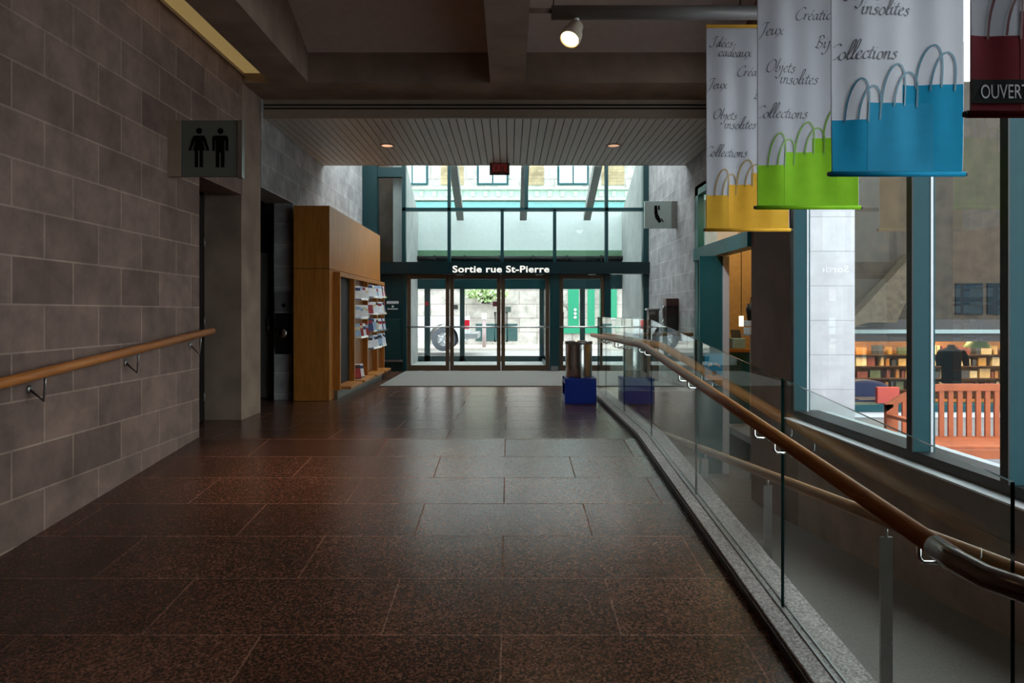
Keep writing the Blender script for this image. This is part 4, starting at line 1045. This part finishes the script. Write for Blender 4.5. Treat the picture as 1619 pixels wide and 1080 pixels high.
ax = Vector((-.36,-.42,-.83)).normalized()
k = MB(); k.ring_sweep([(PX(911,TY),TY,zp-.06),(PX(911,TY),TY,PZ(42,TY))], .016, 10); k.lathe([(0,0),(.03,0),(.03,.02),(0,.02)], (PX(911,TY),TY,zp-.075), seg=14); k.build('stem', M['white_metal'], sp)
k = MB(); k.lathe([(0,0),(.062,0),(.07,.01),(.078,.1),(.098,.115),(.104,.2),(.1,.215),(.086,.2),(.08,.16)], tip, ax, 28); k.build('housing', plain('warm_white_lamp_paint', (196,184,166), .45), sp)
k = MB(); k.lathe([(0,.19),(.09,.19)], tip, ax, 28); k.build('lamp_face', emit('glowing_lamp_face', (255,214,150), 14), sp)

# ------------------------------------------------------------------ banners
GL = {
'a':([[(.75,.85),(.45,1),(.1,.6),(.15,.1),(.45,.05),(.8,.9)],[(.8,.95),(.7,.3),(.85,0),(1.1,.25)]],1.05),
'c':([[(.75,.8),(.5,1),(.1,.55),(.2,.05),(.5,0),(.85,.3)]],.82),
'e':([[(.1,.45),(.5,.6),(.65,.85),(.45,1),(.1,.6),(.2,.05),(.5,0),(.85,.3)]],.82),
'é':([[(.1,.45),(.5,.6),(.65,.85),(.45,1),(.1,.6),(.2,.05),(.5,0),(.85,.3)],[(.55,1.3),(.85,1.7)]],.82),
'd':([[(.75,.85),(.45,1),(.1,.6),(.15,.1),(.45,.05),(.8,.9)],[(1.15,2.1),(.85,1.0),(.72,.3),(.87,0),(1.1,.25)]],1.05),
's':([[(.7,.85),(.45,1),(.25,.8),(.6,.4),(.4,0),(0,.1)]],.8),
'u':([[(0,.8),(.15,1),(.12,.3),(.3,0),(.6,.3),(.78,1)],[(.78,1),(.72,.25),(.87,0),(1.1,.25)]],1.05),
'x':([[(0,.8),(.2,1),(.5,.4),(.75,0),(1.0,.2)],[(.9,1),(.1,-.1),(-.3,-.6)]],.95),
'r':([[(0,.8),(.2,1),(.15,.3),(.1,0)],[(.15,.4),(.4,.9),(.72,.95)]],.72),
'o':([[(.45,1),(.1,.6),(.15,.1),(.5,0),(.8,.4),(.7,.85),(.45,1)]],.9),
'l':([[(0,.2),(.5,1.3),(.75,2.3),(.5,2.4),(.2,1),(.15,.2),(.35,0),(.6,.25)]],.55),
't':([[(.45,1.6),(.15,.4),(.3,0),(.6,.25)],[(-.05,1.05),(.65,1.1)]],.6),
'i':([[(0,.75),(.2,1),(.12,.25),(.3,0),(.55,.25)],[(.32,1.45),(.4,1.55)]],.55),
'n':([[(0,.8),(.2,1),(.1,0)],[(.12,.4),(.45,.95),(.68,.9),(.62,.2),(.77,0),(1,.25)]],1.0),
'b':([[(.5,2.2),(.1,.3),(.3,0),(.7,.35),(.6,.9),(.2,.6)]],.85),
'j':([[(.1,.8),(.3,1),(.15,-.5),(-.25,-1.1),(-.6,-.8)],[(.4,1.45),(.48,1.55)]],.5),
'I':([[(.1,1.6),(.6,2.1),(1.1,2.05)],[(.75,2.05),(.45,.2),(0,0),(-.4,.3)]],1.0),
'C':([[(1.4,1.8),(1.1,2.1),(.4,1.6),(.05,.7),(.4,0),(1,.1),(1.4,.5)]],1.35),
'J':([[(.1,1.7),(.7,2.1),(1.3,2.05)],[(1.0,2.05),(.6,.2),(.0,-.9),(-.5,-.6),(.1,.0)]],1.1),
'O':([[(.9,2.05),(.2,1.4),(.1,.4),(.6,0),(1.3,.7),(1.3,1.7),(.9,2.05),(.5,1.7)]],1.45),
'B':([[(.5,2),(.2,0)],[(.0,1.7),(.7,2.1),(1.1,1.7),(.5,1.1),(1.05,.7),(.7,0),(-.1,.15)]],1.25),
'-':([[(.1,.5),(.65,.6)]],.8), ' ':([], .6)}
def spline(p, k=6):
    if len(p) < 3: return p
    out = []
    q = [p[0]]+list(p)+[p[-1]]
    for i in range(1, len(q)-2):
        for s in range(k):
            t = s/k; a, b_, c, d = q[i-1], q[i], q[i+1], q[i+2]
            out.append(tuple(.5*((2*b_[n])+(-a[n]+c[n])*t+(2*a[n]-5*b_[n]+4*c[n]-d[n])*t*t+(-a[n]+3*b_[n]-3*c[n]+d[n])*t**3) for n in (0,1)))
    out.append(p[-1]); return out
def script(mb, word, u, v, s, place, umax):
    """broad-nib lettering; place(u, v) -> world point; strokes outside the cloth are cut"""
    x = u; nib = (.13*math.cos(.6)*s, .13*math.sin(.6)*s); th = .025*s
    for ch in word:
        strokes, adv = GL[ch]
        for st_ in strokes:
            p = [(x+(a+c*.22)*s, v+c*s) for a, c in spline(st_)]
            for (a, c), (a2, c2) in zip(p, p[1:]):
                if min(a, a2) < .012 or max(a, a2) > umax-.012: continue
                n_ = nib
                cr = abs((a2-a)*n_[1]-(c2-c)*n_[0])
                L = math.hypot(a2-a, c2-c) or 1e-6
                px_, pz_ = -(c2-c)/L*th, (a2-a)/L*th
                if (px_*n_[0]+pz_*n_[1]) < 0: px_, pz_ = -px_, -pz_
                o1 = (n_[0]/2+px_, n_[1]/2+pz_)
                mb.add([place(a-o1[0],c-o1[1]), place(a2-o1[0],c2-o1[1]), place(a2+o1[0],c2+o1[1]), place(a+o1[0],c+o1[1])], [(0,1,2,3)])
        x += adv*s
WORDS = [('Idées-',.045,1.765),('cadeaux',.115,1.675),('Créations',.30,1.49),('Jeux',.012,1.365),('Bijoux',.46,1.27),('Objets',.065,1.075),('insolites',.17,.985),('Collections',-.02,.715)]
def banner(px, bot_py, w_px, colname, rgb, dark, mid, label, zt_=None, extra=None):
    W = .8; Y = W*F/w_px; x0 = PX(px,Y); zb_ = PZ(bot_py,Y); H = 4.06-zb_
    o = empty('shop_banner', (x0+W/2, Y, zb_), label, 'banner', 'shop banners')
    def bulge(u): return .012*math.sin(u/W*math.pi*3+px)+.006*math.sin(u/W*math.pi*7)
    def P3(u, v, d=0): return (x0+u, Y-d+bulge(u)*(1-abs(2*v/H-1)**4), zb_+v)
    nu, nv = 96, 40
    k = MB(); vs = []
    for j in range(nv+1):
        for i in range(nu+1): vs.append(P3(W*i/nu, .02+(H-.02)*j/nv))
    fs = [(j*(nu+1)+i, j*(nu+1)+i+1, (j+1)*(nu+1)+i+1, (j+1)*(nu+1)+i) for j in range(nv) for i in range(nu)]
    k.add(vs, fs, 0, True)
    cl = k.build('cloth', M['banner_cloth'], o)
    sd = cl.modifiers.new('thickness', 'SOLIDIFY'); sd.thickness = .001; sd.offset = 1
    pm_ = plain('banner_print_'+colname, rgb, .75, var=.06, scale=9, spec=.2); translucent(pm_, .3); pd = plain('banner_handle_'+colname, dark, .5); pmid = plain('banner_shade_'+colname, mid, .75, var=.06, spec=.2)
    def patch(mb, u0, u1, v0, v1, d, m=0):
        n_ = max(4, int((u1-u0)/.009)); q_ = 12; vs = []
        for i in range(n_+1):
            u = u0+(u1-u0)*i/n_; vs += [P3(u,v0+(v1-v0)*j/q_,d) for j in range(q_+1)]
        mb.add(vs, [((q_+1)*i+j,(q_+1)*(i+1)+j,(q_+1)*(i+1)+j+1,(q_+1)*i+j+1) for i in range(n_) for j in range(q_)], m, True)
    for (u0, u1, vt, d, mi) in ((.435,.796,.56,.0020,0), (.004,.24,.345,.0032,1), (.213,.62,.448,.0044,2)):
        k = MB(); patch(k, u0, u1, .03, vt, d, 0); k.build('printed_bag', [pm_, pm_, pmid][mi] if mi != 1 else pm_, o)
    k = MB()
    for (ua, ub, vb, vt, d) in ((.52,.665,.54,.80,.006),(.60,.745,.52,.755,.007),(.08,.215,.33,.595,.006),(.155,.29,.345,.55,.007),(.30,.445,.43,.685,.007),(.375,.525,.425,.64,.008)):
        n_ = 18
        for i in range(n_):
            seg = []
            for q in (i, i+1):
                t = math.pi*q/n_
                u = (ua+ub)/2-(ub-ua)/2*math.cos(t)+ .03*math.sin(t); vv = vb+(vt-vb)*math.sin(t)**.75
                seg.append((u, vv))
            (u1_, v1_), (u2_, v2_) = seg
            if max(u1_,u2_) > W-.006: continue
            L = math.hypot(u2_-u1_, v2_-v1_); nx, nz = -(v2_-v1_)/L*.0055, (u2_-u1_)/L*.0055
            k.add([P3(u1_-nx,v1_-nz,d),P3(u2_-nx,v2_-nz,d),P3(u2_+nx,v2_+nz,d),P3(u1_+nx,v1_+nz,d)], [(0,1,2,3)])
    k.build('printed_handles', pd, o)
    k = MB()
    for wd, u, v in WORDS: script(k, wd, u, v, .047, lambda a, c: P3(a, c, .003), W)
    k.build('script_lettering', M['script'], o)
    k = MB(); k.ring_sweep([(x0-.012,Y,zb_+.014),(x0+W+.012,Y,zb_+.014)], .016, 12); k.build('bottom_bar', pm_, o)
    for x_ in (x0-.024, x0+W+.012):
        k = MB(); k.ring_sweep([(x_,Y,zb_+.014),(x_+.012,Y,zb_+.014)], .013, 10); k.build('bar_cap', M['black'], o)
    k = MB(); k.box(x0, x0+W, Y-.012, Y+.012, zb_+H-.025, zb_+H+.003)
    if Y < 6.4:
        for x_ in (x0+.1, x0+.7): k.ring_sweep([(x_,Y,zb_+H),(x_,Y,4.857)], .004, 6)
    k.build('top_bar', plain('banner_top_'+colname, mid, .5), o)
    return o, P3, Y, x0, zb_
banner(1116, 366, 132, 'yellow', (226,174,54), (150,120,50), (206,152,40), 'banner printed with yellow shopping bags, furthest along the row under the ceiling tube')
banner(1197, 331, 161, 'green', (146,206,36), (104,150,36), (128,186,28), 'banner printed with lime green shopping bags, between yellow and blue ones')
banner(1315, 279, 207, 'blue', (6,134,172), (40,96,116), (14,116,150), 'banner printed with blue shopping bags and grey script words')
o, P3, Y, x0, zb_ = banner(1533, 186, 301, 'red', (120,10,28), (96,14,24), (104,6,22), 'banner with dark red shopping bags and black OUVERT strip at right')
k = MB()
n_ = 16; vs = []
for i in range(n_+1):
    u = .002+.796*i/n_; vs += [P3(u,.058,.010), P3(u,.158,.010)]
k.add(vs, [(2*i,2*i+2,2*i+3,2*i+1) for i in range(n_)]); k.build('black_strip', M['print_black'], o)
vs, fs = text_mesh('OUVERT', .085, 0, .62)
k = MB(); k.add([P3(.04+a, .078+c, .0125) for a, c in vs], fs); k.build('strip_lettering', plain('grey_white_print', (196,196,200), .5), o)

# ------------------------------------------------------------------ lights
def lamp(name, kind, loc, energy, color, **kw):
    l = bpy.data.lights.new(name, kind); l.energy = energy; l.color = color
    for a, v in kw.items(): setattr(l, a, v)
    o = bpy.data.objects.new(name, l); COL.objects.link(o); o.location = loc
    return o
def aim(o, target):
    d = Vector(target)-o.location; o.rotation_euler = d.to_track_quat('-Z','Y').to_euler()
WARM = (1, .72, .42)
for px in (612, 970):
    Y = (SZ-EYE)*F/(494-230)
    o = lamp('downlight_beam', 'SPOT', (PX(px,Y), Y, SZ-.02), 18, WARM, spot_size=1.7, spot_blend=.8, shadow_soft_size=.07)
o = lamp('spotlight_beam', 'SPOT', tip+ax*.22, 50, WARM, spot_size=1.2, spot_blend=.9, shadow_soft_size=.06); aim(o, tip+ax*2)
for x, y, e_, sz_ in ((-1.5, 6.3, 380, .75), (-1.35, 1.2, 12, 1.6), (1.3, 1.2, 14, 1.6)):
    o = lamp('unseen_ceiling_spot', 'SPOT', (x, y, 4.7), e_, (1,.72,.45), spot_size=sz_, spot_blend=.9, shadow_soft_size=.1)  # left spot throws the warm floor patch; near pair added, unseen
o = lamp('unseen_ceiling_spot', 'SPOT', (1.9, 7.9, 4.05), 190, (.95,.98,1), spot_size=.7, spot_blend=.8, shadow_soft_size=.1); aim(o, (3.0, 10.2, .3))  # spot without a fixture, added to brighten the shop door and poster
o = lamp('unseen_ceiling_spot', 'SPOT', (2.2, 9.2, 3.86), 40, (1,.97,.92), spot_size=.9, spot_blend=.8, shadow_soft_size=.1); aim(o, (3.0, 12.6, 2.4))  # spot without a fixture, added to brighten the telephone sign
lamp('shop_light', 'AREA', (3.7, 10.2, 3.2), 22, (1,.75,.42), size=.6)
for x in (6.5, 8.3, 10.3):
    lamp('shop_front_light', 'AREA', (x, FY+1.2, 1.22), 60, (1,.68,.28), size=.5)
w = bpy.data.worlds.new('overcast_sky'); scene.world = w; w.use_nodes = True
bg = w.node_tree.nodes['Background']
bg.inputs[0].default_value = (.90, .97, 1.0, 1); bg.inputs[1].default_value = 4.8

# ------------------------------------------------------------------ camera
cam = bpy.data.cameras.new('camera'); cam.sensor_width = 36; cam.lens = F/1619*36
cam.shift_y = -46/1619; cam.shift_x = 4.5/1619; cam.clip_end = 200; cam.clip_start = .05
co = bpy.data.objects.new('camera', cam); COL.objects.link(co)
co.location = (0, 0, EYE); co.rotation_euler = (math.radians(90), 0, 0)
scene.camera = co
for o in bpy.data.objects:
    if '_org' in o: del o['_org']
vs_ = scene.view_settings
vs_.view_transform = 'Standard'; vs_.look = 'None'; vs_.gamma = 1; vs_.use_curve_mapping = False
vs_.exposure = 0.0
cy = scene.cycles
cy.max_bounces = 10; cy.diffuse_bounces = 5; cy.glossy_bounces = 5; cy.transparent_max_bounces = 24; cy.transmission_bounces = 6
cy.sample_clamp_indirect = 6; cy.caustics_reflective = False; cy.caustics_refractive = False
